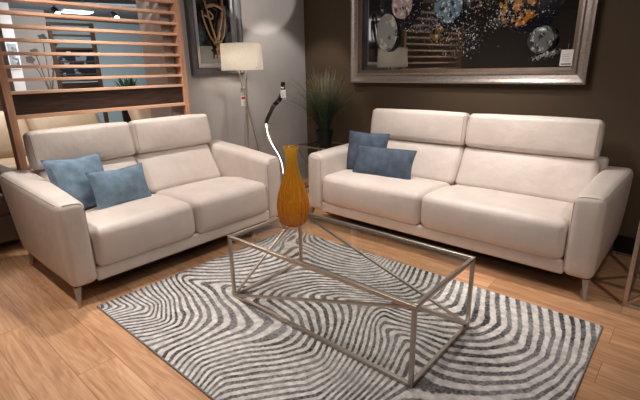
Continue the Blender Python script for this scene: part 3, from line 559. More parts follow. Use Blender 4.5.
# ---------------------------------------------------------------- rug
RX0, RX1, RY0, RY1 = -.575, 1.845, -.617, 1.09
RUGW = "0 94 195 297 398 500 599 693 775 853 934 1018 1103 1187 1268 1350 1430 1505 1559 1575 1551 1504 1450 1393 1338 1284 1233 1186 1143 1104 1067 1030 994 957 922 891 868 854 847 844 843 842 841 838 835 837 853 884 922 963 1004 1044 1085 1126 1167 1208 1246 25 102 197 296 397 499 602 701 790 872 955 1041 1128 1213 1295 1378 1461 1539 1597 1613 1585 1537 1483 1428 1374 1320 1270 1224 1183 1145 1109 1073 1037 1002 968 938 917 905 900 899 899 900 901 901 901 905 923 958 1000 1042 1083 1123 1161 1199 1237 1273 1306 79 119 199 294 394 498 602 708 803 888 974 1062 1151 1237 1320 1405 1491 1573 1637 1649 1617 1568 1516 1462 1409 1356 1306 1261 1222 1186 1151 1116 1082 1047 1014 986 966 956 953 954 956 959 962 966 970 976 995 1034 1080 1123 1164 1202 1238 1272 1304 1332 1356 177 168 200 288 388 494 601 710 815 902 991 1082 1173 1258 1344 1431 1519 1606 1675 1683 1647 1599 1548 1496 1444 1392 1342 1299 1262 1228 1194 1161 1127 1094 1062 1034 1015 1006 1005 1008 1012 1018 1024 1032 1041 1052 1070 1113 1162 1208 1248 1283 1315 1343 1364 1379 1389 290 268 254 278 376 487 597 709 821 913 1006 1100 1192 1278 1366 1455 1545 1636 1709 1715 1677 1630 1581 1531 1480 1428 1379 1338 1304 1271 1238 1205 1173 1141 1110 1083 1064 1056 1057 1061 1068 1076 1085 1097 1111 1128 1151 1196 1250 1297 1336 1368 1393 1408 1410 1403 1394 393 366 344 329 372 481 592 706 821 922 1019 1117 1208 1298 1387 1477 1569 1660 1738 1746 1708 1663 1615 1566 1516 1465 1416 1379 1346 1313 1281 1249 1218 1187 1158 1132 1113 1105 1107 1113 1122 1132 1144 1159 1178 1202 1234 1284 1344 1393 1431 1455 1458 1442 1416 1388 1360 490 458 429 402 400 480 586 699 816 926 1031 1131 1225 1317 1407 1498 1587 1677 1759 1778 1742 1698 1651 1602 1553 1502 1455 1420 1388 1356 1325 1293 1263 1234 1206 1182 1163 1154 1157 1164 1174 1186 1200 1217 1239 1268 1308 1364 1417 1448 1453 1443 1425 1400 1369 1333 1295 584 549 514 480 457 489 577 688 808 927 1040 1145 1243 1336 1426 1513 1600 1688 1772 1810 1778 1735 1689 1640 1591 1540 1496 1462 1430 1398 1367 1337 1307 1280 1254 1232 1213 1203 1205 1213 1224 1237 1252 1271 1294 1324 1364 1407 1426 1425 1413 1394 1370 1339 1304 1263 1217 678 636 596 559 530 527 579 681 804 930 1051 1162 1262 1354 1442 1528 1613 1697 1780 1835 1815 1774 1728 1680 1630 1580 1538 1505 1472 1440 1409 1380 1351 1326 1303 1281 1263 1251 1251 1261 1273 1287 1302 1320 1341 1368 1399 1420 1416 1400 1378 1351 1319 1282 1241 1195 1143 765 717 673 634 600 583 611 705 827 953 1075 1187 1285 1374 1460 1544 1626 1707 1786 1848 1849 1814 1770 1722 1671 1622 1581 1547 1513 1481 1451 1421 1396 1373 1351 1331 1312 1299 1297 1306 1319 1333 1348 1364 1381 1399 1417 1423 1408 1380 1348 1313 1274 1231 1184 1133 1077 845 794 747 702 660 632 664 765 883 1002 1117 1222 1313 1398 1480 1561 1640 1717 1791 1853 1874 1854 1815 1767 1715 1666 1624 1588 1553 1521 1491 1465 1442 1420 1399 1379 1361 1346 1340 1348 1361 1374 1387 1400 1413 1427 1437 1436 1407 1365 1322 1278 1233 1185 1134 1081 1025 921 869 818 766 714 680 736 837 947 1058 1169 1268 1348 1424 1501 1579 1656 1730 1797 1852 1885 1887 1861 1815 1762 1711 1666 1627 1592 1560 1533 1509 1487 1465 1445 1426 1407 1391 1384 1390 1402 1413 1424 1435 1446 1456 1464 1462 1419 1360 1304 1250 1198 1146 1094 1041 985 996 943 889 832 773 744 811 906 1009 1116 1223 1316 1386 1454 1525 1600 1673 1741 1801 1853 1891 1910 1900 1860 1806 1753 1705 1664 1629 1600 1575 1552 1531 1510 1491 1472 1454 1437 1428 1433 1443 1453 1462 1471 1479 1487 1494 1486 1425 1360 1297 1237 1177 1120 1067 1014 957 1071 1018 964 909 852 813 875 968 1068 1172 1276 1356 1419 1484 1552 1622 1690 1752 1809 1860 1902 1932 1934 1897 1844 1790 1742 1699 1665 1638 1615 1594 1574 1554 1536 1518 1500 1483 1474 1478 1486 1494 1501 1507 1512 1518 1522 1493 1424 1355 1290 1226 1162 1102 1047 993 935 1148 1095 1043 992 942 896 929 1025 1124 1224 1322 1386 1447 1511 1577 1643 1706 1765 1821 1874 1921 1959 1965 1926 1875 1824 1777 1734 1699 1674 1653 1634 1616 1598 1580 1563 1546 1530 1521 1524 1530 1536 1540 1543 1546 1547 1543 1491 1419 1348 1280 1214 1148 1087 1032 975 917 1222 1170 1120 1074 1031 993 991 1081 1178 1272 1351 1410 1472 1535 1601 1664 1723 1782 1838 1892 1944 1989 1990 1949 1902 1855 1810 1768 1734 1710 1691 1674 1658 1641 1625 1609 1593 1579 1571 1572 1577 1580 1581 1580 1578 1572 1549 1484 1411 1339 1270 1202 1134 1074 1018 960 901 1291 1241 1195 1152 1115 1084 1077 1143 1230 1304 1367 1430 1494 1558 1621 1682 1741 1799 1857 1913 1969 2017 2007 1968 1927 1886 1844 1803 1773 1754 1736 1719 1702 1687 1671 1656 1642 1630 1623 1623 1625 1625 1622 1616 1606 1588 1544 1474 1400 1328 1258 1189 1122 1063 1006 947 888 1355 1308 1265 1226 1192 1167 1163 1206 1272 1333 1387 1452 1515 1574 1638 1700 1760 1818 1876 1935 1994 2037 2020 1987 1953 1916 1878 1841 1820 1806 1790 1773 1756 1738 1722 1707 1694 1683 1676 1674 1673 1670 1662 1648 1627 1591 1534 1461 1388 1316 1246 1177 1111 1052 994 936 875 1412 1370 1331 1297 1271 1251 1241 1264 1319 1372 1420 1477 1539 1597 1656 1720 1782 1839 1895 1954 2014 2048 2033 2007 1980 1949 1916 1886 1874 1862 1847 1831 1814 1796 1779 1763 1748 1737 1730 1725 1720 1711 1695 1671 1635 1584 1519 1446 1373 1302 1233 1166 1102 1043 984 925 864 1464 1430 1399 1372 1349 1330 1316 1321 1370 1417 1460 1507 1567 1624 1680 1742 1803 1857 1911 1968 2025 2054 2046 2029 2009 1986 1959 1942 1933 1921 1906 1890 1873 1855 1837 1819 1803 1789 1779 1770 1758 1740 1714 1677 1630 1572 1505 1433 1361 1290 1223 1157 1095 1035 975 915 854 1514 1490 1466 1443 1423 1405 1389 1382 1423 1465 1504 1544 1598 1653 1707 1763 1816 1869 1923 1978 2030 2057 2057 2051 2043 2031 2017 2006 1995 1982 1967 1950 1933 1914 1895 1875 1855 1838 1822 1806 1785 1756 1719 1674 1622 1563 1497 1427 1356 1286 1218 1154 1091 1030 969 907 845 1562 1547 1530 1512 1494 1476 1461 1452 1479 1516 1551 1586 1632 1682 1730 1776 1826 1879 1933 1987 2040 2069 2077 2080 2081 2082 2082 2072 2059 2044 2029 2012 1993 1973 1952 1928 1904 1880 1858 1834 1804 1767 1722 1673 1618 1558 1493 1426 1357 1288 1221 1158 1095 1032 969 906 841 1605 1599 1588 1576 1562 1547 1531 1524 1542 1572 1600 1628 1665 1708 1750 1792 1836 1888 1942 1997 2052 2088 2102 2112 2120 2129 2137 2136 2123 2108 2092 2074 2054 2032 2006 1978 1949 1920 1891 1859 1822 1778 1728 1675 1618 1557 1493 1426 1359 1292 1226 1164 1102 1039 976 912 845 1646 1650 1644 1634 1623 1611 1599 1594 1608 1628 1647 1666 1693 1732 1773 1813 1853 1898 1951 2007 2066 2111 2130 2145 2159 2174 2188 2195 2188 2174 2157 2137 2114 2087 2057 2026 1993 1959 1923 1884 1840 1791 1737 1681 1621 1559 1494 1428 1361 1295 1231 1170 1109 1047 985 921 854 1681 1700 1700 1693 1684 1673 1661 1658 1668 1681 1695 1708 1724 1757 1795 1833 1872 1916 1967 2021 2078 2132 2160 2179 2198 2218 2237 2251 2251 2239 2221 2197 2170 2140 2108 2075 2039 2000 1958 1912 1861 1806 1749 1689 1627 1563 1497 1430 1363 1297 1234 1175 1115 1055 995 932 866 1718 1749 1760 1756 1747 1736 1723 1719 1727 1735 1744 1752 1761 1783 1818 1854 1891 1935 1983 2033 2087 2141 2184 2211 2236 2262 2287 2307 2313 2302 2281 2254 2226 2195 2162 2126 2087 2045 1997 1942 1883 1823 1762 1700 1635 1570 1502 1433 1365 1298 1236 1178 1121 1065 1007 947 882 1763 1796 1821 1822 1814 1802 1787 1783 1786 1789 1792 1796 1800 1811 1839 1873 1910 1951 1996 2043 2092 2144 2194 2234 2269 2302 2335 2362 2373 2362 2339 2312 2283 2252 2217 2180 2139 2093 2039 1976 1908 1842 1778 1712 1646 1577 1508 1437 1369 1304 1240 1181 1127 1075 1022 965 903 1816 1851 1879 1892 1885 1872 1856 1847 1845 1843 1841 1839 1838 1842 1862 1893 1928 1967 2007 2050 2095 2143 2192 2241 2288 2332 2374 2411 2430 2421 2399 2372 2343 2311 2276 2237 2194 2144 2083 2013 1938 1865 1797 1728 1659 1590 1522 1455 1388 1319 1248 1184 1132 1086 1040 990 932 1876 1912 1942 1961 1961 1948 1930 1914 1905 1897 1889 1882 1876 1873 1885 1912 1945 1980 2017 2056 2097 2140 2191 2245 2297 2347 2398 2445 2478 2478 2459 2434 2406 2374 2338 2299 2253 2196 2127 2052 1973 1895 1822 1752 1684 1617 1550 1482 1411 1337 1260 1189 1137 1099 1063 1023 973 1942 1979 2011 2034 2039 2027 2005 1984 1967 1953 1940 1927 1915 1906 1911 1931 1960 1991 2025 2060 2098 2141 2196 2251 2305 2358 2411 2465 2510 2530 2520 2499 2472 2441 2405 2363 2309 2242 2169 2093 2013 1931 1855 1784 1716 1648 1580 1510 1438 1361 1279 1211 1173 1140 1108 1077 1041 2011 2050 2086 2112 2119 2105 2080 2055 2033 2015 1997 1979 1962 1948 1947 1959 1977 2002 2031 2062 2099 2148 2204 2259 2313 2367 2421 2475 2527 2567 2579 2566 2542 2511 2473 2421 2357 2287 2214 2137 2056 1973 1892 1819 1749 1681 1612 1542 1470 1392 1315 1268 1247 1227 1204 1181 1160 2081 2123 2163 2192 2195 2177 2150 2123 2099 2077 2055 2033 2012 1993 1991 1998 2008 2020 2038 2064 2104 2157 2213 2268 2322 2375 2428 2482 2537 2586 2623 2632 2614 2581 2533 2473 2407 2337 2263 2184 2102 2017 1933 1855 1784 1714 1646 1577 1509 1444 1380 1343 1333 1323 1313 1303 1299 2157 2200 2243 2272 2269 2248 2220 2190 2163 2138 2113 2087 2061 2038 2034 2038 2043 2050 2059 2074 2113 2167 2223 2277 2331 2384 2437 2493 2548 2600 2647 2680 2680 2645 2591 2529 2462 2391 2315 2235 2151 2064 1975 1893 1820 1751 1686 1625 1568 1511 1453 1420 1420 1420 1420 1423 1430 2236 2281 2323 2354 2345 2320 2291 2260 2229 2201 2172 2141 2110 2083 2077 2076 2078 2081 2085 2094 2126 2179 2234 2287 2341 2394 2450 2507 2561 2614 2665 2710 2732 2705 2651 2589 2521 2449 2372 2290 2203 2112 2018 1932 1859 1794 1735 1680 1628 1577 1529 1499 1508 1516 1525 1536 1549 2318 2362 2403 2436 2423 2394 2363 2331 2297 2265 2232 2196 2158 2127 2116 2112 2110 2111 2112 2119 2148 2197 2249 2301 2354 2409 2467 2523 2577 2630 2682 2732 2770 2762 2715 2654 2585 2511 2432 2347 2255 2157 2059 1971 1899 1838 1784 1733 1686 1642 1603 1581 1595 1612 1628 1644 1661 2403 2445 2484 2517 2503 2470 2436 2403 2369 2334 2295 2253 2207 2168 2152 2145 2141 2139 2139 2146 2180 2230 2281 2333 2383 2432 2487 2541 2594 2646 2698 2750 2796 2811 2778 2718 2647 2568 2483 2392 2296 2196 2097 2011 1941 1883 1831 1784 1741 1704 1675 1665 1684 1707 1728 1747 1766 2490 2531 2567 2597 2584 2546 2509 2475 2442 2406 2359 2311 2260 2212 2184 2174 2170 2167 2166 2178 2216 2266 2317 2368 2417 2464 2510 2561 2612 2663 2714 2767 2819 2851 2833 2770 2693 2610 2522 2430 2334 2234 2136 2054 1990 1933 1880 1833 1792 1761 1745 1750 1773 1799 1823 1845 1865 2583 2622 2654 2677 2662 2620 2581 2545 2512 2469 2418 2368 2319 2270 2228 2207 2199 2196 2198 2214 2253 2303 2354 2405 2454 2501 2546 2591 2636 2682 2734 2789 2843 2887 2883 2818 2738 2653 2565 2472 2375 2275 2179 2106 2048 1994 1941 1890 1847 1825 1825 1839 1861 1886 1912 1936 1958 2684 2719 2746 2760 2736 2690 2647 2611 2574 2526 2476 2426 2377 2329 2284 2253 2241 2237 2242 2256 2290 2340 2391 2442 2492 2540 2584 2628 2670 2713 2766 2820 2872 2918 2930 2868 2787 2701 2611 2518 2421 2322 2231 2165 2111 2060 2008 1958 1913 1900 1909 1925 1946 1970 1995 2020 2045 2793 2823 2842 2837 2799 2752 2709 2670 2631 2583 2533 2484 2435 2387 2342 2312 2296 2290 2297 2311 2335 2378 2430 2482 2532 2579 2624 2666 2706 2752 2804 2854 2902 2947 2971 2920 2839 2752 2661 2567 2472 2377 2291 2228 2176 2125 2076 2028 1984 1976 1990 2007 2028 2051 2076 2102 2128 2911 2925 2921 2893 2853 2809 2767 2726 2686 2640 2590 2540 2492 2444 2405 2377 2354 2344 2355 2373 2393 2424 2471 2523 2574 2621 2665 2706 2746 2795 2845 2891 2935 2975 3004 2972 2895 2807 2714 2621 2529 2439 2355 2290 2238 2190 2143 2098 2056 2050 2067 2087 2108 2131 2156 2181 2208 3019 3004 2979 2945 2906 2864 2823 2781 2740 2695 2645 2596 2549 2506 2472 2443 2414 2398 2415 2435 2457 2484 2523 2570 2619 2666 2710 2751 2794 2842 2888 2930 2970 3005 3032 3020 2956 2867 2773 2680 2589 2500 2417 2350 2299 2252 2209 2168 2130 2123 2143 2164 2186 2209 2234 2259 2286 3103 3071 3037 3000 2961 2920 2878 2836 2793 2749 2700 2653 2610 2571 2537 2507 2477 2453 2475 2497 2520 2552 2590 2631 2675 2719 2762 2803 2847 2892 2935 2974 3009 3042 3068 3071 3024 2935 2837 2740 2646 2556 2475 2408 2355 2311 2272 2236 2204 2199 2218 2241 2263 2286 2310 2335 2360 3175 3136 3097 3058 3017 2976 2935 2892 2848 2803 2757 2713 2672 2634 2599 2568 2538 2515 2534 2557 2589 2628 2666 2705 2745 2787 2828 2868 2907 2948 2989 3030 3067 3097 3119 3127 3095 3003 2898 2796 2699 2607 2532 2465 2408 2365 2331 2301 2278 2276 2294 2316 2338 2360 2383 2406 2430 3241 3200 3159 3118 3077 3034 2992 2949 2905 2859 2814 2772 2732 2695 2660 2626 2597 2579 2592 2627 2667 2706 2745 2783 2823 2865 2905 2944 2980 3018 3062 3103 3137 3163 3181 3187 3162 3068 2956 2848 2748 2665 2588 2518 2455 2413 2388 2366 2349 2348 2364 2384 2405 2426 2449 2472 2495 3305 3263 3221 3179 3137 3094 3051 3008 2963 2916 2871 2828 2790 2754 2720 2686 2656 2643 2666 2707 2747 2786 2824 2862 2902 2944 2985 3024 3061 3098 3142 3183 3215 3238 3251 3252 3223 3128 3010 2900 2803 2718 2638 2565 2500 2468 2450 2433 2417 2414 2430 2449 2469 2491 2513 2535 2558 3368 3325 3282 3240 3197 3154 3111 3067 3021 2974 2927 2882 2845 2812 2779 2747 2720 2718 2748 2789 2828 2866 2904 2942 2983 3025 3067 3108 3147 3185 3230 3271 3303 3323 3332 3322 3276 3177 3058 2948 2851 2764 2683 2608 2553 2532 2515 2499 2485 2478 2495 2513 2533 2554 2575 2598 2620 3430 3386 3343 3301 3258 3214 3170 3125 3079 3032 2983 2935 2898 2869 2841 2812 2793 2803 2835 2873 2910 2947 2984 3022 3064 3107 3150 3193 3235 3278 3325 3369 3401 3419 3419 3384 3307 3203 3091 2985 2890 2803 2723 2653 2616 2597 2580 2565 2552 2543 2558 2577 2596 2616 2637 2659 2681 3491 3447 3404 3361 3318 3274 3229 3183 3136 3089 3040 2990 2963 2940 2915 2889 2879 2899 2930 2962 2995 3029 3064 3104 3145 3188 3232 3278 3325 3376 3430 3477 3507 3506 3462 3391 3306 3209 3109 3011 2920 2838 2764 2708 2679 2660 2644 2630 2618 2609 2621 2639 2658 2678 2698 2720 2741 3551 3508 3465 3422 3379 3335 3289 3243 3196 3148 3099 3053 3037 3018 2997 2975 2976 3001 3030 3059 3088 3117 3149 3188 3229 3270 3314 3361 3413 3472 3533 3570 3562 3520 3458 3386 3303 3213 3119 3028 2944 2870 2809 2766 2740 2720 2705 2692 2683 2677 2684 2701 2720 2739 2759 2779 2801 3611 3568 3526 3483 3440 3396 3351 3305 3258 3211 3162 3130 3115 3099 3082 3067 3077 3103 3129 3156 3182 3208 3237 3275 3314 3354 3396 3442 3495 3556 3613 3620 3583 3527 3462 3388 3307 3221 3130 3042 2966 2906 2858 2823 2797 2777 2762 2752 2746 2744 2751 2765 2781 2799 2818 2838 2859 3670 3628 3586 3544 3501 3458 3413 3368 3322 3275 3230 3206 3194 3182 3172 3167 3180 3205 3229 3253 3277 3300 3326 3361 3398 3435 3475 3519 3569 3625 3671 3658 3606 3542 3473 3398 3318 3233 3145 3061 2995 2948 2909 2877 2851 2830 2815 2807 2805 2808 2815 2827 2842 2859 2877 2896 2915 3729 3688 3647 3606 3564 3520 3476 3431 3385 3339 3299 3283 3280 3279 3278 3277 3287 3308 3330 3351 3372 3392 3416 3447 3480 3514 3550 3591 3637 3685 3720 3696 3634 3563 3489 3412 3333 3250 3165 3090 3037 2995 2960 2930 2904 2881 2863 2856 2859 2865 2875 2887 2901 2917 2934 2952 2971 3788 3748 3708 3668 3627 3584 3541 3496 3451 3409 3386 3385 3387 3389 3389 3389 3395 3412 3431 3451 3470 3488 3509 3535 3564 3597 3633 3669 3707 3743 3766 3735 3664 3586 3508 3430 3352 3272 3194 3132 3086 3045 3010 2980 2954 2931 2910 2905 2912 2920 2931 2943 2957 2973 2990 3008 3026 3847 3809 3770 3731 3691 3650 3608 3566 3526 3499 3491 3494 3498 3500 3500 3500 3504 3520 3537 3553 3570 3587 3605 3629 3658 3689 3720 3750 3779 3804 3812 3769 3689 3606 3527 3451 3376 3302 3232 3178 3135 3094 3058 3028 3002 2979 2959 2954 2963 2973 2985 2998 3012 3028 3045 3063 3081 3907 3871 3834 3797 3758 3720 3681 3645 3616 3602 3601 3606 3610 3612 3612 3611 3616 3629 3642 3656 3671 3687 3703 3726 3753 3781 3808 3832 3853 3866 3854 3793 3708 3624 3546 3472 3401 3332 3270 3219 3176 3138 3102 3072 3046 3025 3007 3002 3012 3024 3037 3051 3066 3082 3099 3116 3134 3968 3934 3900 3865 3830 3795 3763 3735 3716 3710 3713 3718 3723 3727 3727 3725 3729 3738 3747 3758 3770 3785 3801 3821 3847 3874 3898 3917 3928 3919 3876 3802 3718 3637 3562 3491 3423 3359 3300 3252 3210 3172 3138 3110 3087 3068 3053 3050 3062 3075 3088 3103 3119 3135 3152 3169 3187 4031 4000 3969 3938 3907 3877 3851 3832 3821 3820 3825 3832 3839 3843 3844 3843 3844 3847 3851 3858 3866 3877 3892 3913 3940 3967 3989 3997 3976 3930 3870 3798 3721 3645 3574 3505 3441 3380 3325 3280 3239 3201 3167 3138 3117 3104 3096 3099 3111 3124 3139 3154 3170 3187 3204 3222 3239 4097 4069 4041 4014 3988 3964 3945 3932 3928 3931 3938 3948 3956 3963 3965 3963 3959 3954 3950 3949 3952 3961 3975 3997 4025 4046 4042 4011 3966 3914 3855 3790 3720 3649 3582 3517 3455 3397 3347 3305 3265 3227 3192 3162 3140 3134 3139 3148 3160 3174 3189 3205 3222 3239 3256 3274 3291 4165 4141 4116 4093 4072 4054 4041 4034 4034 4040 4051 4062 4074 4082 4085 4079 4068 4054 4041 4034 4033 4037 4049 4067 4085 4080 4046 4002 3954 3902 3844 3783 3718 3652 3587 3525 3467 3417 3371 3329 3289 3250 3214 3183 3167 3173 3184 3196 3209 3224 3240 3256 3273 3290 3308 3326 3343 4236 4214 4194 4175 4158 4145 4137 4135 4139 4148 4160 4173 4185 4192 4191 4180 4164 4146 4129 4115 4107 4107 4113 4123 4121 4089 4043 3995 3946 3893 3838 3779 3718 3656 3597 3544 3494 3446 3400 3356 3313 3272 3236 3211 3208 3218 3231 3244 3258 3273 3290 3307 3324 3342 3360 3377 3395 4308 4290 4272 4257 4244 4236 4232 4233 4239 4249 4261 4273 4281 4282 4274 4258 4238 4219 4201 4185 4171 4166 4163 4157 4130 4086 4038 3989 3940 3889 3835 3779 3722 3669 3619 3570 3522 3475 3429 3384 3339 3298 3266 3251 3254 3264 3276 3290 3305 3322 3339 3357 3375 3393 3411 3429 3446 4382 4366 4351 4339 4329 4324 4322 4325 4332 4341 4350 4357 4358 4351 4335 4312 4287 4260 4233 4210 4191 4178 4170 4152 4120 4077 4031 3985 3937 3886 3834 3782 3733 3687 3641 3595 3549 3504 3458 3413 3369 3333 3308 3295 3297 3307 3321 3335 3352 3370 3388 3407 3425 3444 3462 3479 3497 4455 4441 4429 4419 4412 4408 4407 4410 4415 4421 4426 4426 4419 4403 4381 4353 4322 4289 4258 4229 4202 4176 4162 4143 4112 4073 4029 3983 3936 3887 3839 3794 3752 3709 3665 3621 3576 3532 3487 3443 3404 3378 3359 3344 3340 3349 3363 3380 3398 3417 3436 3456 3475 3494 3512 3529 3547 4528 4515 4504 4496 4490 4487 4486 4487 4489 4491 4489 4481 4467 4446 4418 4386 4351 4315 4280 4246 4212 4182 4166 4144 4113 4076 4035 3990 3943 3898 3856 3815 3774 3732 3690 3646 3603 3560 3517 3477 3448 3428 3411 3397 3388 3391 3406 3425 3444 3464 3485 3505 3525 3543 3561 3579 3597 4599 4588 4578 4570 4564 4560 4558 4556 4554 4550 4542 4528 4508 4482 4451 4415 4378 4339 4301 4262 4226 4199 4178 4152 4121 4086 4047 4005 3961 3918 3878 3838 3797 3756 3714 3672 3630 3589 3551 3518 3495 3477 3462 3450 3440 3438 3455 3475 3495 3514 3535 3555 3573 3592 3610 3628 3645 4669 4657 4647 4639 4633 4628 4623 4618 4612 4602 4589 4570 4545 4515 4481 4443 4403 4363 4322 4282 4247 4220 4195 4167 4135 4101 4063 4023 3980 3939 3900 3861 3821 3781 3739 3698 3660 3625 3592 3563 3541 3524 3510 3499 3491 3488 3506 3526 3546 3565 3585 3604 3622 3640 3658 3676 3694 4735 4724 4714 4705 4697 4690 4683 4674 4663 4649 4631 4607 4579 4546 4510 4471 4429 4388 4346 4307 4273 4245 4216 4186 4154 4119 4082 4043 4002 3961 3923 3885 3846 3806 3766 3727 3694 3663 3633 3606 3583 3567 3555 3546 3540 3540 3557 3577 3597 3616 3635 3653 3671 3689 3707 3725 3743 4799 4788 4777 4767 4758 4748 4737 4725 4710 4692 4670 4643 4612 4577 4539 4499 4457 4415 4374 4336 4302 4271 4241 4209 4176 4141 4104 4065 4024 3985 3947 3909 3871 3832 3793 3759 3729 3700 3672 3646 3623 3607 3598 3591 3591 3598 3610 3628 3648 3667 3684 3702 3720 3738 3756 3774 3791 4861 4848 4837 4825 4814 4802 4788 4773 4755 4733 4707 4678 4645 4609 4569 4528 4487 4445 4405 4367 4332 4300 4267 4234 4200 4165 4127 4088 4050 4013 3975 3937 3898 3859 3822 3792 3763 3736 3710 3684 3661 3644 3639 3641 3647 3656 3667 3681 3699 3717 3734 3752 3770 3787 3805 3822 3840 4919 4906 4894 4881 4867 4853 4836 4818 4797 4772 4744 4713 4678 4640 4601 4560 4518 4477 4437 4399 4364 4330 4296 4262 4227 4191 4153 4117 4081 4045 4008 3969 3930 3890 3854 3824 3797 3771 3746 3721 3698 3683 3687 3694 3703 3712 3723 3736 3752 3769 3785 3802 3819 3837 3854 3872 3890 4976 4962 4948 4933 4918 4901 4882 4861 4837 4811 4781 4747 4712 4673 4633 4592 4551 4510 4471 4433 4396 4361 4326 4291 4256 4220 4184 4150 4115 4080 4042 4004 3964 3924 3887 3857 3830 3805 3781 3759 3738 3730 3737 3747 3757 3766 3777 3790 3806 3823 3839 3855 3872 3888 3906 3923 3942 5030 5015 5000 4984 4967 4948 4927 4904 4878 4849 4817 4783 4746 4707 4667 4626 4585 4544 4505 4467 4430 4394 4358 4323 4287 4253 4219 4186 4151 4115 4078 4040 4000 3960 3926 3898 3874 3850 3828 3807 3789 3784 3792 3802 3811 3820 3830 3843 3859 3876 3893 3910 3926 3943 3960 3977 3995 5083 5067 5051 5033 5014 4993 4971 4945 4917 4887 4854 4818 4781 4742 4702 4661 4620 4580 4540 4502 4464 4428 4392 4357 4322 4289 4256 4222 4188 4152 4115 4077 4038 4002 3975 3951 3930 3909 3889 3869 3850 3846 3855 3863 3871 3877 3885 3897 3912 3929 3947 3964 3980 3997 4014 4031 4049 5134 5118 5100 5081 5061 5038 5014 4987 4957 4925 4891 4855 4817 4777 4737 4696 4656 4616 4576 4538 4500 4464 4428 4393 4360 4326 4294 4260 4226 4190 4153 4116 4081 4056 4032 4009 3988 3969 3950 3931 3913 3911 3920 3928 3935 3940 3944 3951 3964 3982 4000 4018 4034 4051 4068 4085 4103 5184 5168 5149 5129 5107 5083 5057 5028 4997 4964 4929 4892 4854 4814 4774 4733 4692 4652 4613 4575 4537 4501 4466 4432 4398 4366 4333 4300 4266 4231 4195 4164 4140 4118 4094 4069 4046 4027 4010 3993 3977 3977 3986 3994 4001 4006 4011 4017 4025 4037 4055 4072 4089 4105 4122 4139 4158 5235 5217 5198 5176 5153 5127 5100 5070 5038 5004 4968 4930 4891 4851 4811 4770 4730 4690 4651 4613 4576 4540 4505 4472 4439 4407 4375 4342 4309 4277 4249 4226 4205 4182 4158 4132 4105 4086 4071 4057 4044 4045 4054 4061 4068 4073 4080 4088 4096 4105 4117 4130 4145 4161 4178 4195 4214 5285 5266 5246 5224 5199 5172 5143 5112 5079 5044 5007 4969 4929 4889 4849 4808 4768 4729 4690 4652 4616 4581 4547 4514 4482 4451 4420 4390 4361 4334 4311 4291 4270 4248 4224 4198 4174 4163 4150 4136 4123 4117 4123 4130 4136 4143 4150 4158 4166 4174 4184 4196 4209 4223 4238 4255 4272 5335 5316 5295 5272 5246 5218 5187 5155 5121 5085 5047 5008 4968 4928 4888 4847 4807 4768 4730 4693 4658 4623 4591 4559 4528 4499 4470 4443 4419 4397 4377 4358 4338 4316 4293 4269 4258 4250 4239 4225 4211 4198 4196 4201 4206 4213 4221 4228 4235 4242 4250 4260 4272 4285 4299 4315 4331 5387 5367 5345 5320 5293 5264 5232 5199 5163 5126 5088 5048 5008 4968 4927 4887 4847 4809 4771 4735 4701 4668 4636 4606 4578 4550 4525 4502 4481 4462 4444 4426 4407 4386 4366 4351 4347 4340 4330 4317 4301 4285 4275 4274 4278 4284 4291 4298 4303 4309 4314 4323 4334 4346 4360 4375 4391 5439 5419 5396 5370 5342 5311 5278 5243 5207 5169 5130 5089 5049 5008 4967 4927 4888 4850 4813 4778 4745 4713 4683 4655 4629 4605 4583 4563 4546 4529 4513 4496 4477 4460 4445 4440 4438 4433 4423 4410 4394 4375 4358 4350 4351 4356 4362 4367 4371 4374 4377 4384 4394 4406 4419 4433 4449"
RUGG = [int(v)*.01 for v in RUGW.split()]
RNX, RNY = 80, 56
def rug_phi(x, y):
    u = (x-RX0)/(RX1-RX0)*RNX; v = (y-RY0)/(RY1-RY0)*RNY
    i = min(RNX-1, max(0, int(u))); j = min(RNY-1, max(0, int(v))); fu = u-i; fv = v-j
    def cr(a, b, c, d, t): return .5*(2*b+(c-a)*t+(2*a-5*b+4*c-d)*t*t+(3*b-a-3*c+d)*t**3)
    G_ = lambda a, b: RUGG[min(RNX, max(0, a))*(RNY+1)+min(RNY, max(0, b))]
    return cr(*[cr(*[G_(i+k, j+l) for l in (-1, 0, 1, 2)], fv) for k in (-1, 0, 1, 2)], fu)
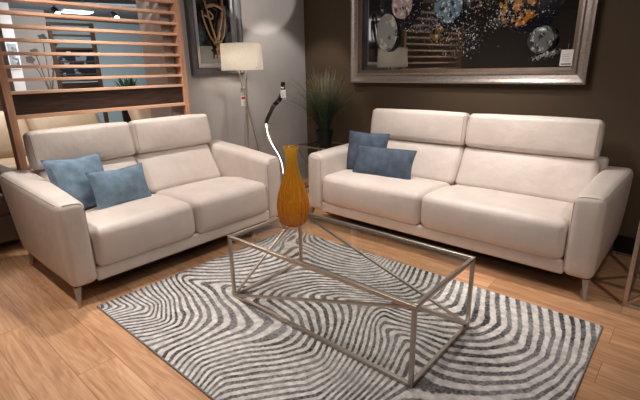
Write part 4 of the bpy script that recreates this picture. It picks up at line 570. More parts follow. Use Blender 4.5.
def rugmat():
    m, nt, b, o = newmat('woven_rug')
    L = nt.links.new
    at = N(nt, 'ShaderNodeAttribute', attribute_name='wave')
    co = N(nt, 'ShaderNodeTexCoord')
    n0 = N(nt, 'ShaderNodeTexNoise'); n0.inputs['Scale'].default_value = 45; n0.inputs['Detail'].default_value = 4; L(co.outputs['Object'], n0.inputs['Vector'])
    a = N(nt, 'ShaderNodeMath', operation='MULTIPLY_ADD'); a.inputs[1].default_value = .30; L(n0.outputs['Fac'], a.inputs[0]); L(at.outputs['Fac'], a.inputs[2])
    s = N(nt, 'ShaderNodeMath', operation='MULTIPLY'); s.inputs[1].default_value = 2*PI; L(a.outputs[0], s.inputs[0])
    sn = N(nt, 'ShaderNodeMath', operation='SINE'); L(s.outputs[0], sn.inputs[0])
    r = ramp(nt, [(.26, (0, 0, 0, 1)), (.54, (1, 1, 1, 1))])
    mr = N(nt, 'ShaderNodeMapRange'); mr.inputs['From Min'].default_value = -1; L(sn.outputs[0], mr.inputs['Value']); L(mr.outputs[0], r.inputs['Fac'])
    # dark yarn, mottled
    nb_ = N(nt, 'ShaderNodeTexNoise'); nb_.inputs['Scale'].default_value = 2.6; nb_.inputs['Detail'].default_value = 3; L(co.outputs['Object'], nb_.inputs['Vector'])
    sh = N(nt, 'ShaderNodeMath', operation='MULTIPLY_ADD'); sh.inputs[1].default_value = -.55; L(nb_.outputs['Fac'], sh.inputs[0]); L(mr.outputs[0], sh.inputs[2])
    sh2 = N(nt, 'ShaderNodeMath', operation='ADD'); sh2.inputs[1].default_value = .235; L(sh.outputs[0], sh2.inputs[0]); L(sh2.outputs[0], r.inputs['Fac'])
    n1 = N(nt, 'ShaderNodeTexNoise'); n1.inputs['Scale'].default_value = 70; n1.inputs['Detail'].default_value = 5; L(co.outputs['Object'], n1.inputs['Vector'])
    n1b = N(nt, 'ShaderNodeTexNoise'); n1b.inputs['Scale'].default_value = 3.2; n1b.inputs['Detail'].default_value = 2; L(co.outputs['Object'], n1b.inputs['Vector'])
    ad = N(nt, 'ShaderNodeMath', operation='ADD'); L(n1.outputs['Fac'], ad.inputs[0]); L(n1b.outputs['Fac'], ad.inputs[1])
    dk = ramp(nt, [(.38, lin((66, 63, 65))), (.60, lin((158, 155, 155)))])
    hf = N(nt, 'ShaderNodeMath', operation='MULTIPLY'); hf.inputs[1].default_value = .5; L(ad.outputs[0], hf.inputs[0]); L(hf.outputs[0], dk.inputs['Fac'])
    n2 = N(nt, 'ShaderNodeTexNoise'); n2.inputs['Scale'].default_value = 25; n2.inputs['Detail'].default_value = 6; L(co.outputs['Object'], n2.inputs['Vector'])
    lt = ramp(nt, [(.35, lin((196, 190, 187))), (.65, lin((232, 227, 223)))]); L(n2.outputs['Fac'], lt.inputs['Fac'])
    mx = N(nt, 'ShaderNodeMixRGB'); L(r.outputs['Color'], mx.inputs['Fac']); L(dk.outputs['Color'], mx.inputs['Color1']); L(lt.outputs['Color'], mx.inputs['Color2'])
    L(mx.outputs['Color'], b.inputs['Base Color']); b.inputs['Roughness'].default_value = .92; b.inputs['Specular IOR Level'].default_value = .15
    b.inputs['Sheen Weight'].default_value = .1
    bp = N(nt, 'ShaderNodeBump'); bp.inputs['Strength'].default_value = .35; bp.inputs['Distance'].default_value = .003
    h = N(nt, 'ShaderNodeMath', operation='ADD'); L(r.outputs['Color'], h.inputs[0]); L(n1.outputs['Fac'], h.inputs[1])
    L(h.outputs[0], bp.inputs['Height']); L(bp.outputs['Normal'], b.inputs['Normal'])
    return m
#RUGPHI
def build_rug():
    nx, ny = 240, 170; t = .010
    bm = bmesh.new(); lay = bm.verts.layers.float.new('wave')
    g = {}
    for i in range(nx+1):
        for j in range(ny+1):
            x = RX0+(RX1-RX0)*i/nx; y = RY0+(RY1-RY0)*j/ny
            v = bm.verts.new((x, y, t)); v[lay] = rug_phi(x, y); g[i, j] = v
    for i in range(nx):
        for j in range(ny): bm.faces.new([g[i, j], g[i+1, j], g[i+1, j+1], g[i, j+1]])
    ring = [g[i, 0] for i in range(nx)]+[g[nx, j] for j in range(ny)]+[g[i, ny] for i in range(nx, 0, -1)]+[g[0, j] for j in range(ny, 0, -1)]
    low = [bm.verts.new((v.co.x, v.co.y, .0005)) for v in ring]
    for v, w in zip(ring, low): w[lay] = v[lay]
    for k in range(len(ring)):
        q = (k+1) % len(ring); bm.faces.new([ring[k], low[k], low[q], ring[q]])
    bm.faces.new(low)
    rug = link_mesh('area_rug', bm, rugmat(), None, False)
    tag(rug, 'light grey rug with dark grey wavy stripes under the glass coffee table', 'rug')
    bb = bmesh.new()
    e = .006
    for x0, x1, y0, y1 in ((RX0-e, RX1+e, RY0-e, RY0), (RX0-e, RX1+e, RY1, RY1+e), (RX0-e, RX0, RY0, RY1), (RX1, RX1+e, RY0, RY1)):
        bbox(bb, x0, x1, y0, y1, .0005, .0095, .002)
    link_mesh('binding', bb, simple('grey_binding', (150, 146, 144), .9), rug)
build_rug()

# ---------------------------------------------------------------- tables
def cube_table(name, label, x0, y0, L, W, H, z0, w, diags, glass=True):
    t = thing(name, label, 'table', (x0, y0, z0))
    S = M['steel']; q = w/2
    P = {}
    for i in (0, 1):
        for j in (0, 1):
            for k in (0, 1): P[i, j, k] = (q+i*(L-w), q+j*(W-w), q+k*(H-w))
    for k, nm in ((1, 'top_frame'), (0, 'bottom_frame')):
        bm = bmesh.new()
        for a, b in (((0, 0), (1, 0)), ((0, 1), (1, 1))): bar(bm, P[a+(k,)], P[b+(k,)], w, ext=q)
        for a, b in (((0, 0), (0, 1)), ((1, 0), (1, 1))): bar(bm, P[a+(k,)], P[b+(k,)], w, ext=-q)
        link_mesh(nm, bm, S, t, False)
    for i in (0, 1):
        for j in (0, 1):
            bm = bmesh.new(); bar(bm, P[i, j, 0], P[i, j, 1], w, ext=-q); link_mesh('leg', bm, S, t, False)
    for a, b in diags:
        bm = bmesh.new(); bar(bm, P[a], P[b], w*.72, ext=-q*.6); link_mesh('brace', bm, S, t, False)
    bm = bmesh.new(); addbox(bm, w*.75, L-w*.75, w*.75, W-w*.75, H-.009, H-.001); link_mesh('glass_top', bm, M['glass'], t, False)
    return t
cube_table('coffee_table', 'long glass coffee table with steel box frame standing on the wavy striped rug', -.009, -.009, 1.296, .641, .42, .010, .02,
           [((0, 0, 0), (0, 1, 1)), ((0, 0, 0), (1, 0, 1)), ((0, 1, 1), (1, 1, 0)), ((1, 0, 1), (1, 1, 0))])
cube_table('side_table', 'glass side table with steel frame in the wall corner carrying the potted grass', -1.46, 2.07, .70, .42, .555, 0, .018,
           [((0, 0, 0), (1, 0, 1)), ((0, 0, 1), (0, 1, 0)), ((0, 1, 0), (1, 1, 1)), ((1, 0, 1), (1, 1, 0))])
cube_table('side_table', 'steel framed glass side table to the right of the longer sofa', 1.895, 1.42, .50, .50, .55, 0, .024,
           [((0, 0, 0), (1, 0, 1)), ((0, 0, 1), (0, 1, 0)), ((0, 1, 0), (1, 1, 1)), ((1, 0, 0), (1, 1, 1))])

# vase
v0 = [(355, 5), (353, 8.5), (345, 12), (330, 14.3), (310, 16.2), (290, 16.8), (270, 16.7), (250, 16), (225, 14), (200, 11.8), (175, 9), (150, 7), (125, 5.9), (100, 5.6), (82, 6.4), (68, 7.7), (64, 8.2)]
mpp = .00605
prof = [(r*mpp, (355-y)*.00179+.003) for y, r in v0]
bm = bmesh.new()
lathe(bm, prof, 96, .045, 18)
lathe(bm, [(max(.003, r-.004), z+(.006 if i == 0 else 0)) for i, (r, z) in enumerate(prof)], 96, .045, 18)
n_ = 96
vv = list(bm.verts)
A = vv[(len(prof)-1)*n_:len(prof)*n_]; B = vv[-n_:]
for k in range(n_): bm.faces.new([A[k], A[(k+1) % n_], B[(k+1) % n_], B[k]])
bm.faces.new(vv[:n_]); bm.faces.new(vv[len(prof)*n_:len(prof)*n_+n_])
vase = link_mesh('glass_vase', bm, M['amber'], None)
vase.location = (.19, .375, .4292); vase.scale.z = .985
tag(vase, 'tall ribbed amber glass vase standing on the glass coffee table', 'vase')

# ---------------------------------------------------------------- potted grass
pl = thing('potted_grass', 'potted ornamental grass in a black pot on the corner side table', 'plant', (-1.19, 2.29, .5545))
bm = bmesh.new(); lathe(bm, [(.075, 0), (.079, .01), (.095, .135), (.102, .137), (.104, .165), (.096, .165), (.093, .14)], 40)
bm.faces.new(list(bm.verts)[:40]); link_mesh('pot', bm, M['pot'], pl)
bm = bmesh.new(); lathe(bm, [(.0955, .142), (.05, .150), (.002, .152)], 24); link_mesh('soil', bm, M['soil'], pl)
bm = bmesh.new()
for k in range(600):
    a = random.uniform(0, 2*PI); rr = .06*math.sqrt(random.random())
    L_ = random.uniform(.42, .76); out = random.uniform(.05, .52)*(.5+.5*L_/.7); ad_ = a+random.uniform(-.5, .5)
    if L_ > .62: out *= .8
    w = random.uniform(.003, .0052); base = Vector((rr*math.cos(a), rr*math.sin(a), .145))
    dr = Vector((math.cos(ad_), math.sin(ad_), 0)); sd = Vector((-dr.y, dr.x, 0)); pr = None
    for s in range(7):
        t = s/6; p = base+dr*out*(1.25 if dr.x < 0 else 1)*t**1.7+Vector((0, 0, 1))*L_*(t-.16*t*t*out/.3)
        p.y = min(p.y, .225+.02*math.sin(k)); p.z = max(p.z, .10); p.x = max(p.x, -.55+.02*math.sin(3*k))
        ww = w*(1-t*.85); c = (bm.verts.new(p-sd*ww), bm.verts.new(p+sd*ww+Vector((0, 0, .0005))))
        if pr: bm.faces.new([pr[0], pr[1], c[1], c[0]])
        pr = c
link_mesh('foliage', bm, M['grass'], pl)

# ---------------------------------------------------------------- tripod lamp
LX, LY = -1.46, 1.375
lamp = thing('floor_lamp', 'tripod floor lamp with steel legs and white drum shade by the grey wall', 'lamp', (LX, LY, 0))
bm = bmesh.new(); lathe(bm, [(.206, 1.40), (.200, 1.648)], 64); lathe(bm, [(.203, 1.402), (.197, 1.646)], 64)
vv = list(bm.verts)
for a_, b_ in ((0, 128), (64, 192)):
    for k in range(64): bm.faces.new([vv[a_+k], vv[a_+(k+1) % 64], vv[b_+(k+1) % 64], vv[b_+k]])
link_mesh('lamp_shade', bm, M['shade'], lamp)
def dirv(a): return Vector((math.cos(a), math.sin(a), 0))
rt = Vector((.748, .663, 0)); fw = Vector((-.663, .748, 0))
legdef = [(-rt*.045+fw*.0, rt*.22+fw*.05), (rt*.04-fw*.02, -rt*.05-fw*.2), (fw*.05+rt*.02, -rt*.03+fw*.12)]
for a_, b_ in legdef:
    bm = bmesh.new(); tube(bm, [a_+Vector((0, 0, 1.42)), b_+Vector((0, 0, .004))], .0095, 12); link_mesh('leg', bm, M['leg'], lamp)
bm = bmesh.new(); tube(bm, [(0, 0, 1.19), (0, 0, 1.23)], .03, 16); link_mesh('hub', bm, M['leg'], lamp)
bm = bmesh.new(); tube(bm, [(0, 0, 1.38), (0, 0, 1.52)], .014, 12)
for k in range(3): tube(bm, [(0, 0, 1.46), dirv(k*2*PI/3)*.23+Vector((0, 0, 1.42))], .003, 6)
link_mesh('socket', bm, M['leg'], lamp)
bm = bmesh.new(); bmesh.ops.create_uvsphere(bm, u_segments=16, v_segments=10, radius=.03); xf(bm, T(0, 0, 1.55)); link_mesh('bulb', bm, emis('warm_bulb', (255, 225, 180), 4), lamp)

def price_tag(label, p, w, h, rz, red=False, tilt=0):
    t = thing('price_tag', label, 'tag', p, rz)
    bm = bmesh.new(); bbox(bm, -w/2, w/2, -.001, .001, -h, 0, .0006); link_mesh('card', bm, M['white'], t, False)
    bm = bmesh.new()
    if red:
        addbox(bm, -w*.36, w*.36, -.0018, -.001, -h*.34, -h*.10)
        link_mesh('print', bm, M['red'], t, False); bm = bmesh.new()
        for k in range(3): addbox(bm, -w*.3, w*.2+.004*k, -.0018, -.001, -h*(.52+.14*k)-.002, -h*(.52+.14*k))
        link_mesh('print', bm, M['ink'], t, False)
    else:
        for k in range(4): addbox(bm, -w*.34, w*(.30-.08*(k % 2)), -.0018, -.001, -h*(.3+.13*k)-.002, -h*(.3+.13*k))
        addbox(bm, -w*.4, w*.4, -.0018, -.001, -h*.93, -h*.85)
        link_mesh('print', bm, M['ink'], t, False)
    bm = bmesh.new(); tube(bm, [(0, 0, -.004), (.004, 0, .02), (0, .004, .045)], .0008, 5); link_mesh('string', bm, M['white'], t)
    return t
FZ = R(41)
price_tag('small white price tag with red print hanging on the tripod floor lamp', (LX+.02, LY-.03, 1.155), .05, .10, FZ, True)

# ---------------------------------------------------------------- ribbon lamp
cl = thing('floor_lamp', 'curved chrome ribbon floor lamp with a glowing inner edge beside the tripod lamp', 'lamp', (-1.4, 1.74, 0))
ctrl = [(1.868, 1.271), (1.857, 1.18), (1.80, 1.09), (1.71, 1.03), (1.656, .96), (1.61, .90), (1.592, .855), (1.598, .79), (1.612, .732), (1.65, .65), (1.688, .591), (1.756, .491), (1.80, .38), (1.81, .25), (1.78, .12), (1.74, .02)]
def crom(P, n=6):
    out = []
    for i in range(len(P)-1):
        p0, p1, p2, p3 = P[max(i-1, 0)], P[i], P[i+1], P[min(i+2, len(P)-1)]
        for k in range(n):
            t = k/n
            out.append(tuple(.5*((2*p1[m])+(-p0[m]+p2[m])*t+(2*p0[m]-5*p1[m]+4*p2[m]-p3[m])*t*t+(-p0[m]+3*p1[m]-3*p2[m]+p3[m])*t**3) for m in range(len(p1))))
    out.append(P[-1]); return out
cc = crom(ctrl)
def ribbon(bm, cc, w, th, off=0, tw=None, a=0, b=None):
    b = b or len(cc); pr = None
    for i in range(a, b):
        y, z = cc[i]; y2, z2 = cc[min(i+1, len(cc)-1)]; y1, z1 = cc[max(i-1, 0)]
        tn = Vector((0, y2-y1, z2-z1)).normalized(); nr = Vector((0, -tn.z, tn.y))
        s = Vector((1, 0, 0)); ang_ = (tw(i/len(cc)) if tw else 0)
        s2 = s*math.cos(ang_)+nr*math.sin(ang_); n2 = nr*math.cos(ang_)-s*math.sin(ang_)
        c = Vector((0, y-1.74, z))+n2*off
        q = [bm.verts.new(c+s2*w*e+n2*th*f) for e, f in ((-1, -1), (1, -1), (1, 1), (-1, 1))]
        if pr:
            for k in range(4): bm.faces.new([pr[k], pr[(k+1) % 4], q[(k+1) % 4], q[k]])
        else: bm.faces.new(q)
        pr = q
    bm.faces.new(pr)
tw = lambda t: .55+1.0*math.sin(t*5)
bm = bmesh.new(); ribbon(bm, cc, .024, .004, 0, tw); link_mesh('ribbon', bm, M['chrome'], cl, True, 30)
bm = bmesh.new(); ribbon(bm, cc, .006, .0012, -.0055, tw, 36, 78); link_mesh('light_strip', bm, emis('led', (255, 250, 240), 3), cl)
bm = bmesh.new(); lathe(bm, [(.13, 0), (.13, .012), (.12, .018), (.002, .02)], 40); link_mesh('base', bm, M['chrome'], cl)
price_tag('small white price tag hanging from the top of the curved ribbon floor lamp', (-1.375, 1.84, 1.19), .055, .10, FZ)

# ---------------------------------------------------------------- slatted screen
def slat_screen(label, X, y0, y1, zs, zp0, zp1, top, oak, oakv, panel, dep=.11, loc_rot=None):
    t = thing('slatted_screen', label, 'screen', (X, (y0+y1)/2, 0))
    if loc_rot: t.rotation_euler.z = loc_rot
    h = (y1-y0)/2; pw = .05
    for s in (-1, 1):
        bm = bmesh.new(); ya = s*(h-pw/2); bbox(bm, -dep, 0, ya-pw/2, ya+pw/2, 0, top, .003); link_mesh('post', bm, oakv, t, False)
    bm = bmesh.new()
    for z in zs: bbox(bm, -dep+.01, -.006, -h+pw-.001, h-pw+.001, z-.011, z+.011, .002)
    link_mesh('slats', bm, oak, t, False)
    bm = bmesh.new(); bbox(bm, -dep*.65, -.03, -h+pw, h-pw, zp0, zp1, .002); link_mesh('panel', bm, panel, t, False)
    for z in (zp0-.012, top-.02):
        bm = bmesh.new(); bbox(bm, -dep+.005, -.002, -h+pw-.001, h-pw+.001, z-.014, z+.014, .002); link_mesh('rail', bm, oak, t, False)
    return t
zs = [1.275+.0905*k for k in range(11)]
slat_screen('tall oak slatted screen with a dark walnut panel behind the two-seat sofa', -1.685, -.60, .885, zs, 1.115, 1.262, 2.36, M['oak'], M['oak_v'], M['walnut'], dep=.10)

# ---------------------------------------------------------------- mirror on the grey wall
mw = thing('framed_mirror', 'grey framed wall mirror with a driftwood reflection modelled as strands above the tripod lamp', 'mirror', (XG, 1.315, 1.36))
def frame(parent, W, H, f, d, mats, mtx, nm='frame', steps=3, lip=.5):
    """mitred picture frame: profile swept round the rectangle, outer size W x H, lower left at origin"""
    prof = [(0, 0), (0, d), (f*.12, d), (f*.30, d*.72), (f*.55, d*.60), (f*.62, d*.85), (f*.74, d*.85), (f*.80, d*.5), (f, d*.42), (f, 0)]
    bm = bmesh.new(); loops = []
    for o_, e in prof:
        loops.append([bm.verts.new(mtx @ Vector((x, -e, z))) for x, z in ((o_, o_), (W-o_, o_), (W-o_, H-o_), (o_, H-o_))])
    for i in range(len(loops)-1):
        for k in range(4):
            fc = bm.faces.new([loops[i][k], loops[i][(k+1) % 4], loops[i+1][(k+1) % 4], loops[i+1][k]])
            fc.material_index = 1 if i >= steps and len(mats) > 1 else 0
    return link_mesh(nm, bm, mats, parent, False)
MM = T(0, -.315, 0) @ RZ(R(90))
frame(mw, .64, 1.12, .115, .05, [simple('pewter_frame', (118, 116, 118), .35, .6, .08, 20), simple('silver_lip', (180, 178, 178), .3, .7)], MM, steps=5)
bm = bmesh.new(); addbox(bm, .10, .54, -.012, -.002, .10, 1.02, mat=MM); mirm = simple('mirror_silver', (150, 152, 156), .06, 1, .02); link_mesh('mirror_glass', bm, mirm, mw, False)
# driftwood reflection in the mirror, modelled as hanging knotted strands
bm = bmesh.new()
def strand(pts, r0):
    P = crom(pts, 5)
    rr = [r0*(.75+.5*abs(noise.noise(Vector((i*.31, r0*90, pts[0][0]*9))))) for i in range(len(P))]
    tube(bm, [MM @ Vector((x, -.035-.02*dz, z)) for x, z, dz in P], rr, 8)
strand([(.20, .72, 0), (.22, .60, .6), (.26, .45, .8), (.30, .32, .5), (.315, .22, .2)], .011)
strand([(.17, .60, 0), (.18, .50, .5), (.235, .36, .7), (.30, .28, .5), (.30, .16, .2)], .009)
strand([(.41, .76, 0), (.40, .62, .6), (.37, .50, .8), (.33, .36, .6), (.32, .20, .3)], .017)
strand([(.44, .66, 0), (.425, .52, .5), (.40, .40, .7), (.35, .30, .5), (.345, .19, .2)], .012)
strand([(.22, .64, .3), (.30, .66, .8), (.38, .64, .8), (.43, .62, .3)], .018)
strand([(.19, .56, .3), (.26, .53, .8), (.28, .56, .8), (.24, .60, .6)], .009)
strand([(.27, .30, .6), (.32, .31, 1.0), (.37, .29, .6)], .020)
strand([(.29, .24, .6), (.33, .25, 1.0), (.36, .23, .6)], .016)
link_mesh('driftwood_reflection', bm, woodmat('driftwood', (78, 56, 40), (176, 140, 100), 2, 3), mw)

# ---------------------------------------------------------------- large picture on the brown wall
def wallx(p): return (WM.inverted() @ Vector(p)).x
px0 = wallx((-.979, 2.579, 0)); px1 = wallx((1.362, 2.378, 0)); PW = px1-px0; PZ = 1.245; PH = 1.22
pic = thing('framed_picture', 'large silver framed picture of floating marbled discs on black glass above the longer sofa', 'picture', WM @ Vector((px0+PW/2, 0, PZ)), ang)
PM = T(-PW/2, 0, 0)
FR = .128
frame(pic, PW, PH, FR, .055, [simple('champagne_frame', (184, 174, 167), .34, .75, .16, 60, .3, 160), simple('bronze_lip', (134, 116, 104), .4, .4)], PM, steps=6)
gm, nt, b, o_ = newmat('black_glass')
b.inputs['Base Color'].default_value = lin((40, 36, 33)); b.inputs['Roughness'].default_value = .04; b.inputs['Specular IOR Level'].default_value = 1.0; b.inputs['Coat Weight'].default_value = 1; b.inputs['Coat IOR'].default_value = 2.2; b.inputs['Coat Roughness'].default_value = .02  # base colour lifted to stand in for reflection haze
bm = bmesh.new(); addbox(bm, FR-.01, PW-FR+.01, -.016, -.002, FR-.01, PH-FR+.01, mat=PM); link_mesh('black_glass', bm, gm, pic, False)
def at(wx, z): return ((WM.inverted() @ Vector(wx)).x-px0, z-PZ)
def disc(x, z, rx, rz, mat, e=.02, rot=0, halo=True):
    bm = bmesh.new(); n = 40; rings = []
    for rr, d in ((.999, 0), (1, .004), (.93, .009), (.5, .011)):
        rings.append([bm.verts.new(PM @ Vector((x+rr*(rx*math.cos(2*PI*k/n)*math.cos(rot)-rz*math.sin(2*PI*k/n)*math.sin(rot)), -e-d, z+rr*(rx*math.cos(2*PI*k/n)*math.sin(rot)+rz*math.sin(2*PI*k/n)*math.cos(rot))))) for k in range(n)])
    for a_, b_ in zip(rings, rings[1:]):
        for k in range(n): bm.faces.new([a_[k], a_[(k+1) % n], b_[(k+1) % n], b_[k]])
    bm.faces.new(rings[-1]); bm.faces.new(rings[0])
    return link_mesh('painted_disc', bm, mat, pic)
mPearl = specklemat('pearl_marble', (150, 150, 146), [((96, 104, 106), .3, .55), ((196, 190, 180), .5, .58), ((170, 120, 60), .35, .66)], 14)
mBlack = specklemat('black_flecked', (20, 22, 30), [((60, 66, 78), 1.4, .62), ((210, 206, 204), 1.0, .64)], 22)
mRock = specklemat('pink_rock', (176, 160, 156), [((90, 80, 84), .6, .52), ((220, 212, 208), .8, .56), ((150, 108, 60), .7, .66)], 14)
mBlue = specklemat('blue_marble', (110, 134, 146), [((50, 66, 80), .6, .52), ((196, 206, 208), .9, .57)], 18)
mGold = specklemat('gold_flecked', (22, 24, 32), [((176, 120, 52), .5, .50), ((206, 200, 194), .8, .57), ((224, 150, 60), 1.0, .63)], 20)
mGrey = specklemat('grey_marble', (112, 112, 114), [((56, 58, 62), .6, .52), ((190, 188, 184), 1., .60)], 16)
mGoldB = specklemat('bronze_marble', (120, 92, 60), [((30, 30, 36), .6, .50), ((190, 180, 166), .9, .6)], 16)
def dpx(x, z, *a, **k):  # x, z in wall metres from the frame's lower left corner
    return disc(x, z, *a, **k)
def W2(w, z): return wallx(w)-px0, z-PZ
x, z = W2((-.36, 2.527, 0), 2.00); dpx(x, z, .25, .27, mBlack, .018)
dpx(x+.03, z-.02, .12, .13, mRock, .032, .3)
x, z = W2((-.504, 2.538, 0), 1.736); dpx(x+.035, z-.01, .135, .175, mGold if False else mBlack, .020)
dpx(x, z, .13, .18, mPearl, .033, .0)
x, z = W2((.173, 2.48, 0), 1.91); dpx(x+.04, z-.02, .17, .18, mBlack, .018, .3)
dpx(x, z+.01, .14, .15, mBlue, .032, .2)
x, z = W2((.10, 2.486, 0), 1.66); dpx(x-.02, z+.02, .09, .07, mGoldB, .02)
x, z = W2((.45, 2.457, 0), 2.0); dpx(x, z, .09, .13, mGoldB, .02)
x, z = W2((.864, 2.421, 0), 1.90); dpx(x+.02, z, .25, .27, mBlack, .018)
dpx(x-.06, z-.05, .16, .17, mGold, .031, .4)
x, z = W2((1.006, 2.408, 0), 1.58); dpx(x+.015, z+.005, .105, .105, mBlack, .032)
dpx(x, z, .098, .100, mGrey, .045)
x, z = W2((.45, 2.457, 0), 2.25); dpx(x, z, .2, .16, mBlack, .018)
# splashed droplets
bm = bmesh.new()
bands = [((-.25, 1.80), (.15, 1.70), .08), ((-.1, 1.95), (.15, 1.62), .07), ((.15, 1.75), (.55, 1.98), .08), ((.2, 1.62), (.45, 1.72), .08), ((.45, 1.95), (.8, 1.78), .06), ((-.2, 1.68), (.3, 1.85), .10), ((.6, 1.72), (.78, 1.80), .04), ((.97, 1.44), (1.12, 1.49), .02), ((.15, 1.52), (.5, 1.60), .06)]
for k in range(1900):
    (x0_, z0_), (x1_, z1_), s_ = random.choice(bands); t = random.random()
    wx = x0_+(x1_-x0_)*t+random.gauss(0, s_); z = z0_+(z1_-z0_)*t+random.gauss(0, s_*.7)
    xx = (wx+1.794)*1.0037-px0; zz = z-PZ
    if not (FR < xx < PW-FR and FR < zz < PH-FR): continue
    r = random.choice((.0022, .003, .003, .0045, .007)); c = PM @ Vector((xx, -.0175, zz)); n = 6; a0 = random.random()
    top = bm.verts.new(c+Vector((0, -.034, 0))) if False else bm.verts.new(c+Vector((0, -.003-(.026 if k % 3 == 0 else 0), 0)))
    y_ = top.co.y+.002
    rg = [bm.verts.new((c.x+r*math.cos(a0+2*PI*q/n)*random.uniform(.6, 1.3), y_, c.z+r*math.sin(a0+2*PI*q/n)*random.uniform(.6, 1.3))) for q in range(n)]
    for q in range(n): bm.faces.new([rg[q], rg[(q+1) % n], top])
tag(link_mesh('splash_droplets', bm, specklemat('silver_droplets', (176, 172, 168), [((110, 112, 116), .2, .5), ((190, 140, 80), .15, .68)], 20), pic, False), kind='stuff')
tp = WM @ Vector((wallx((1.204, 2.391, 0)), -.03, 1.50))
price_tag('white price tag hanging in the lower right corner of the large picture', tp, .088, .118, ang)

# ---------------------------------------------------------------- showroom beyond the screen
def lounge(label, mat, loc, rz, W=1.6, D=.9, name='leather_sofa', hb=.80, cat='sofa'):
    t = thing(name, label, cat, loc, rz)
    h = W/2
    link_mesh('base', xf(softbox(W-.3, D-.1, .24, .04), T(0, D/2, .20)), mat, t)
    n = 2 if W > 1.2 else 1
    for k in range(n):
        w = (W-.36)/n; cx = -(W-.36)/2+w*(k+.5)
        link_mesh('seat_cushion', xf(softbox(w-.005, D-.2, .18, .06, (.0, .01, .02)), T(cx, D/2-.06, .39)), mat, t)
        link_mesh('back_cushion', xf(softbox(w-.005, .22, hb-.38, .08, (0, .03, .02)), T(cx, D-.2, (hb+.44)/2) @ RX(R(-32))), mat, t)
    for s in (-1, 1): link_mesh('armrest', xf(softbox(.18, D, .54, .06, (.01, .01, .01)), T(s*(h-.09), D/2, .33)), mat, t)
    for sx in (-1, 1):
        for y in (.08, D-.08):
            b_ = bmesh.new(); lathe(b_, [(.012, 0), (.02, .09)], 12, cx=sx*(h-.1), cy=y, close=True); link_mesh('leg', b_, M['black'], t)
    return t
lounge('brown leather sofa at the left edge, behind the two-seat sofa', M['leather_dark'], (-2.0, -1.30, 0), R(90), 1.7, .95, hb=.78)
lounge('beige leather sofa seen below the slatted screen panel', M['leather_tan'], (-3.3, .12, 0), R(90), 2.04, .95, hb=.98)
lounge('pale leather armchair seen below the screen, right of the beige sofa', M['leather_tan'], (-3.15, 1.66, 0), R(90), 1.0, .9, name='armchair', hb=.98, cat='armchair')
s2 = slat_screen('smaller walnut slatted screen standing farther back in the showroom', -5.2, .93, 1.54, [1.30+.093*k for k in range(9)], 1.12, 1.27, 2.13, M['walnut2'], M['walnut2'], M['walnut'], .10, R(-12))
pn = thing('wall_picture', 'dark framed picture on the pale blue wall behind the smaller screen', 'picture', (-8.88, 2.45, 1.63))
bm = bmesh.new(); addbox(bm, -.02, .03, -.62, .62, -.34, .34); link_mesh('frame', bm, M['black'], pn, False)
bm = bmesh.new(); addbox(bm, .03, .04, -.52, .52, -.26, .26); link_mesh('canvas', bm, specklemat('dark_collage', (44, 52, 66), [((150, 170, 190), .25, .56), ((210, 216, 220), .35, .62)], 10), pn, False)
wp = thing('wall_picture', 'small white framed print on the pale pillar at the far left', 'picture', (-6.895, .86, 1.72))
bm = bmesh.new(); addbox(bm, 0, .03, -.085, .085, -.22, .22); link_mesh('frame', bm, M['white'], wp, False)
bm = bmesh.new(); addbox(bm, .03, .035, -.065, .065, -.19, .19); link_mesh('print', bm, specklemat('print', (120, 130, 134), [((60, 70, 76), .4, .5), ((200, 200, 200), .4, .62)], 12), wp, False)
# leaning board at the end of the blue wall
bm = bmesh.new(); bbox(bm, -.03, .03, -.05, .05, 0, 1.75, .004)
lb = link_mesh('leaning_frame', bm, M['black'], None, False); lb.location = (-6.3, 3.1, 0); lb.rotation_euler = (R(3), 0, 0)
tag(lb, 'narrow dark upright frame in front of the pale blue wall', 'frame')
# dried flower stems
fl = thing('flower_stem', 'tall pale artificial flower stem seen through the slats', 'flower', (-5.6, .93, 0))
bm = bmesh.new(); lathe(bm, [(.09, 0), (.13, .2), (.09, .5), (.05, .6)], 24); link_mesh('vase', bm, M['wall_beige'], fl)
bm = bmesh.new(); pm_ = simple('pale_petals', (128, 122, 122), .8)
for a_, zt, o2 in ((0, 1.86, .16), (1.3, 1.72, -.12), (2.4, 1.62, -.2), (.6, 1.93, .02), (2.0, 1.50, .12)):
    P = crom([(0, 0, .55), (0, o2*.1, 1.1), (0, o2*.5, 1.4), (0, o2, zt)], 5)
    tube(bm, P, .006, 6); fb = bmesh.new()
    for q in range(5):
        an = q*2*PI/5; t_ = bmesh.new(); bmesh.ops.create_uvsphere(t_, u_segments=10, v_segments=6, radius=.032)
        merge(fb, xf(t_, T(0, o2+.035*math.cos(an), zt+.035*math.sin(an)) @ Matrix.Diagonal((.25, 1, .7, 1))))
    link_mesh('flower_head', fb, pm_, fl)
link_mesh('stems', bm, simple('dry_stem', (120, 108, 100), .8), fl)
# leafy plant on a pedestal far back
pp = thing('leafy_plant', 'small green leafy plant in front of the pale blue wall', 'plant', (-5.0, 1.87, 0))
bm = bmesh.new(); lathe(bm, [(.14, 0), (.16, .95), (.18, 1.0), (.16, 1.01)], 24); link_mesh('pot', bm, M['pot'], pp)
bm = bmesh.new()
for k in range(26):
    a_ = k*2.4; L_ = random.uniform(.35, .5); out = random.uniform(.05, .22); dr = dirv(a_); sd = Vector((-dr.y, dr.x, 0)); pr = None
    for s in range(6):
        t = s/5; p = dr*(.03+out*t**1.3)+Vector((0, 0, 1.0+.75*L_*t)); ww = .028*math.sin(PI*(.1+.88*t))
        c = (bm.verts.new(p-sd*ww), bm.verts.new(p+sd*ww))
        if pr: bm.faces.new([pr[0], pr[1], c[1], c[0]])
        pr = c
link_mesh('foliage', bm, simple('green_leaf', (74, 110, 78), .6), pp)
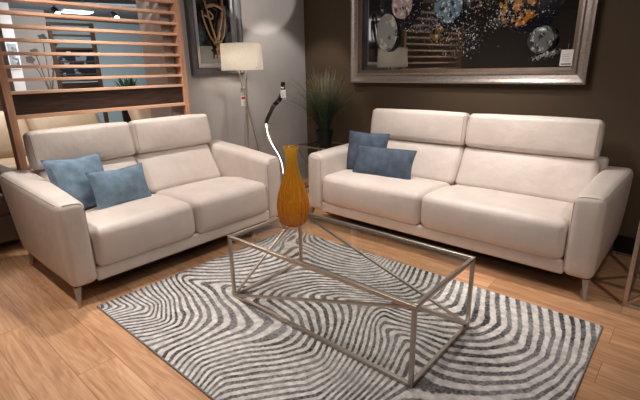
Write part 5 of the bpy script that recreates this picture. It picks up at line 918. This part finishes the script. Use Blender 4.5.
# ceiling fittings
cp = thing('ceiling_light', 'flat bright ceiling panel light seen through the top slats', 'light', (-7.25, 2.13, HC-.02))
bm = bmesh.new(); addbox(bm, -.16, .16, -.27, .27, -.01, .02); link_mesh('frame', bm, M['white'], cp, False)
bm = bmesh.new(); addbox(bm, -.14, .14, -.25, .25, -.016, -.01); link_mesh('diffuser', bm, emis('panel_glow', (215, 250, 250), 6), cp, False)
tr = thing('track_rail', 'black ceiling track carrying the two spotlights', 'light track', (-6.2, 1.9, HC-.03))
bm = bmesh.new(); bbox(bm, -.02, .02, -1.4, 1.4, -.02, .03, .003); link_mesh('rail', bm, M['black'], tr, False)
for y, lb_ in ((1.40, 'left of the two black track spotlights seen through the top slats'), (2.36, 'right of the two black track spotlights seen through the top slats')):
    sp = thing('track_spotlight', lb_, 'spotlight', (-6.2, y, HC-.05), 0, 'track spotlights beyond the screen')
    bm = bmesh.new(); tube(bm, [(0, 0, 0), (0, 0, -.10)], .012, 8); link_mesh('stem', bm, M['black'], sp)
    bm = bmesh.new(); tube(bm, [(-.03, 0, -.08), (.10, 0, -.16)], [.05, .06], 16); link_mesh('head', bm, M['black'], sp)
    bm = bmesh.new(); tube(bm, [(.098, 0, -.159), (.104, 0, -.163)], .045, 16); link_mesh('lens', bm, emis('spot_lens', (225, 245, 255), 3), sp)

# ---------------------------------------------------------------- lights
def lookat(o, tgt):
    o.rotation_euler = (Vector(tgt)-o.location).to_track_quat('-Z', 'Y').to_euler()
def area(loc, tgt, e, size, col=(1, .94, .89), spread=180):
    l = bpy.data.lights.new('lamp', 'AREA'); l.energy = e; l.size = size; l.color = col; l.spread = R(spread)
    o = bpy.data.objects.new('area_fill', l); C.objects.link(o); o.location = loc; lookat(o, tgt); return o
def spot(loc, tgt, e, deg, blend=.6, r=.05, col=(1, .935, .875)):
    l = bpy.data.lights.new('spot', 'SPOT'); l.energy = e; l.spot_size = R(deg); l.spot_blend = blend; l.shadow_soft_size = r; l.color = col
    o = bpy.data.objects.new('ceiling_spot', l); C.objects.link(o); o.location = loc; lookat(o, tgt); return o
area((.3, .9, 2.5), (.3, .9, 0), 24, .6)
area((1.8, -2.2, 2.5), (.0, .8, .4), 17, 1.0)  # fill added on the camera side to light the sofa fronts
spot((.5, 1.55, 2.5), (.55, 1.8, .4), 105, 85, .8, .08)
spot((-1.25, .05, 2.5), (-1.0, .25, .4), 105, 90, .8, .08)
spot((-.75, -1.15, 2.5), (-.55, -1.35, 0), 105, 80, .9, .08)
spot((1.0, -.3, 2.5), (1.0, .0, 0), 62, 68, .8, .08)
spot((.1, 1.6, 2.45), (-1.79, 1.93, 2.36), 70, 34, .12, .02)
spot((-1.1, 1.85, 2.5), (-1.65, 2.2, .6), 48, 70, .4, .03)
spot((2.7, .5, 2.5), (1.75, 1.7, .3), 55, 60, .8, .06)
spot((-1.0, -1.0, 2.5), (-2.05, .74, 1.4), 110, 45, .8, .1)  # spot added to brighten the white end face of the grey wall
area((-6.0, 2.0, 2.5), (-8.5, 3.0, 1.2), 95, 2.0, (.94, .97, 1))  # added light, brightens the blue wall beyond the screen
area((-4.0, .2, 2.5), (-4.2, .2, 0), 45, 1.2)
pl_ = bpy.data.lights.new('bulb_light', 'POINT'); pl_.energy = 6; pl_.color = (1, .93, .84); pl_.shadow_soft_size = .035
po = bpy.data.objects.new('bulb_light', pl_); C.objects.link(po); po.location = (LX, LY, 1.50)

w = bpy.data.worlds.new('World'); bpy.context.scene.world = w; w.use_nodes = True
w.node_tree.nodes['Background'].inputs[0].default_value = (.82, .84, .9, 1); w.node_tree.nodes['Background'].inputs[1].default_value = .05

# ---------------------------------------------------------------- camera
cd = bpy.data.cameras.new('camera'); cam = bpy.data.objects.new('camera', cd); C.objects.link(cam)
cd.sensor_fit = 'HORIZONTAL'; cd.sensor_width = 36; cd.lens = .66568*36; cd.clip_start = .05
yaw, pit, rol = -.72514, -.29791, -.02098
f_ = Vector((math.sin(yaw)*math.cos(pit), math.cos(yaw)*math.cos(pit), math.sin(pit)))
r_ = f_.cross(Vector((0, 0, 1))).normalized(); u_ = r_.cross(f_)
r2 = r_*math.cos(rol)+u_*math.sin(rol); u2 = -r_*math.sin(rol)+u_*math.cos(rol)
mt = Matrix((r2, u2, -f_)).transposed().to_4x4(); mt.translation = (2.04088, -1.45399, 1.39531)
cam.matrix_world = mt
S = bpy.context.scene
S.camera = cam
S.view_settings.view_transform = 'Standard'; S.view_settings.look = 'None'; S.view_settings.exposure = .18; S.view_settings.gamma = .9
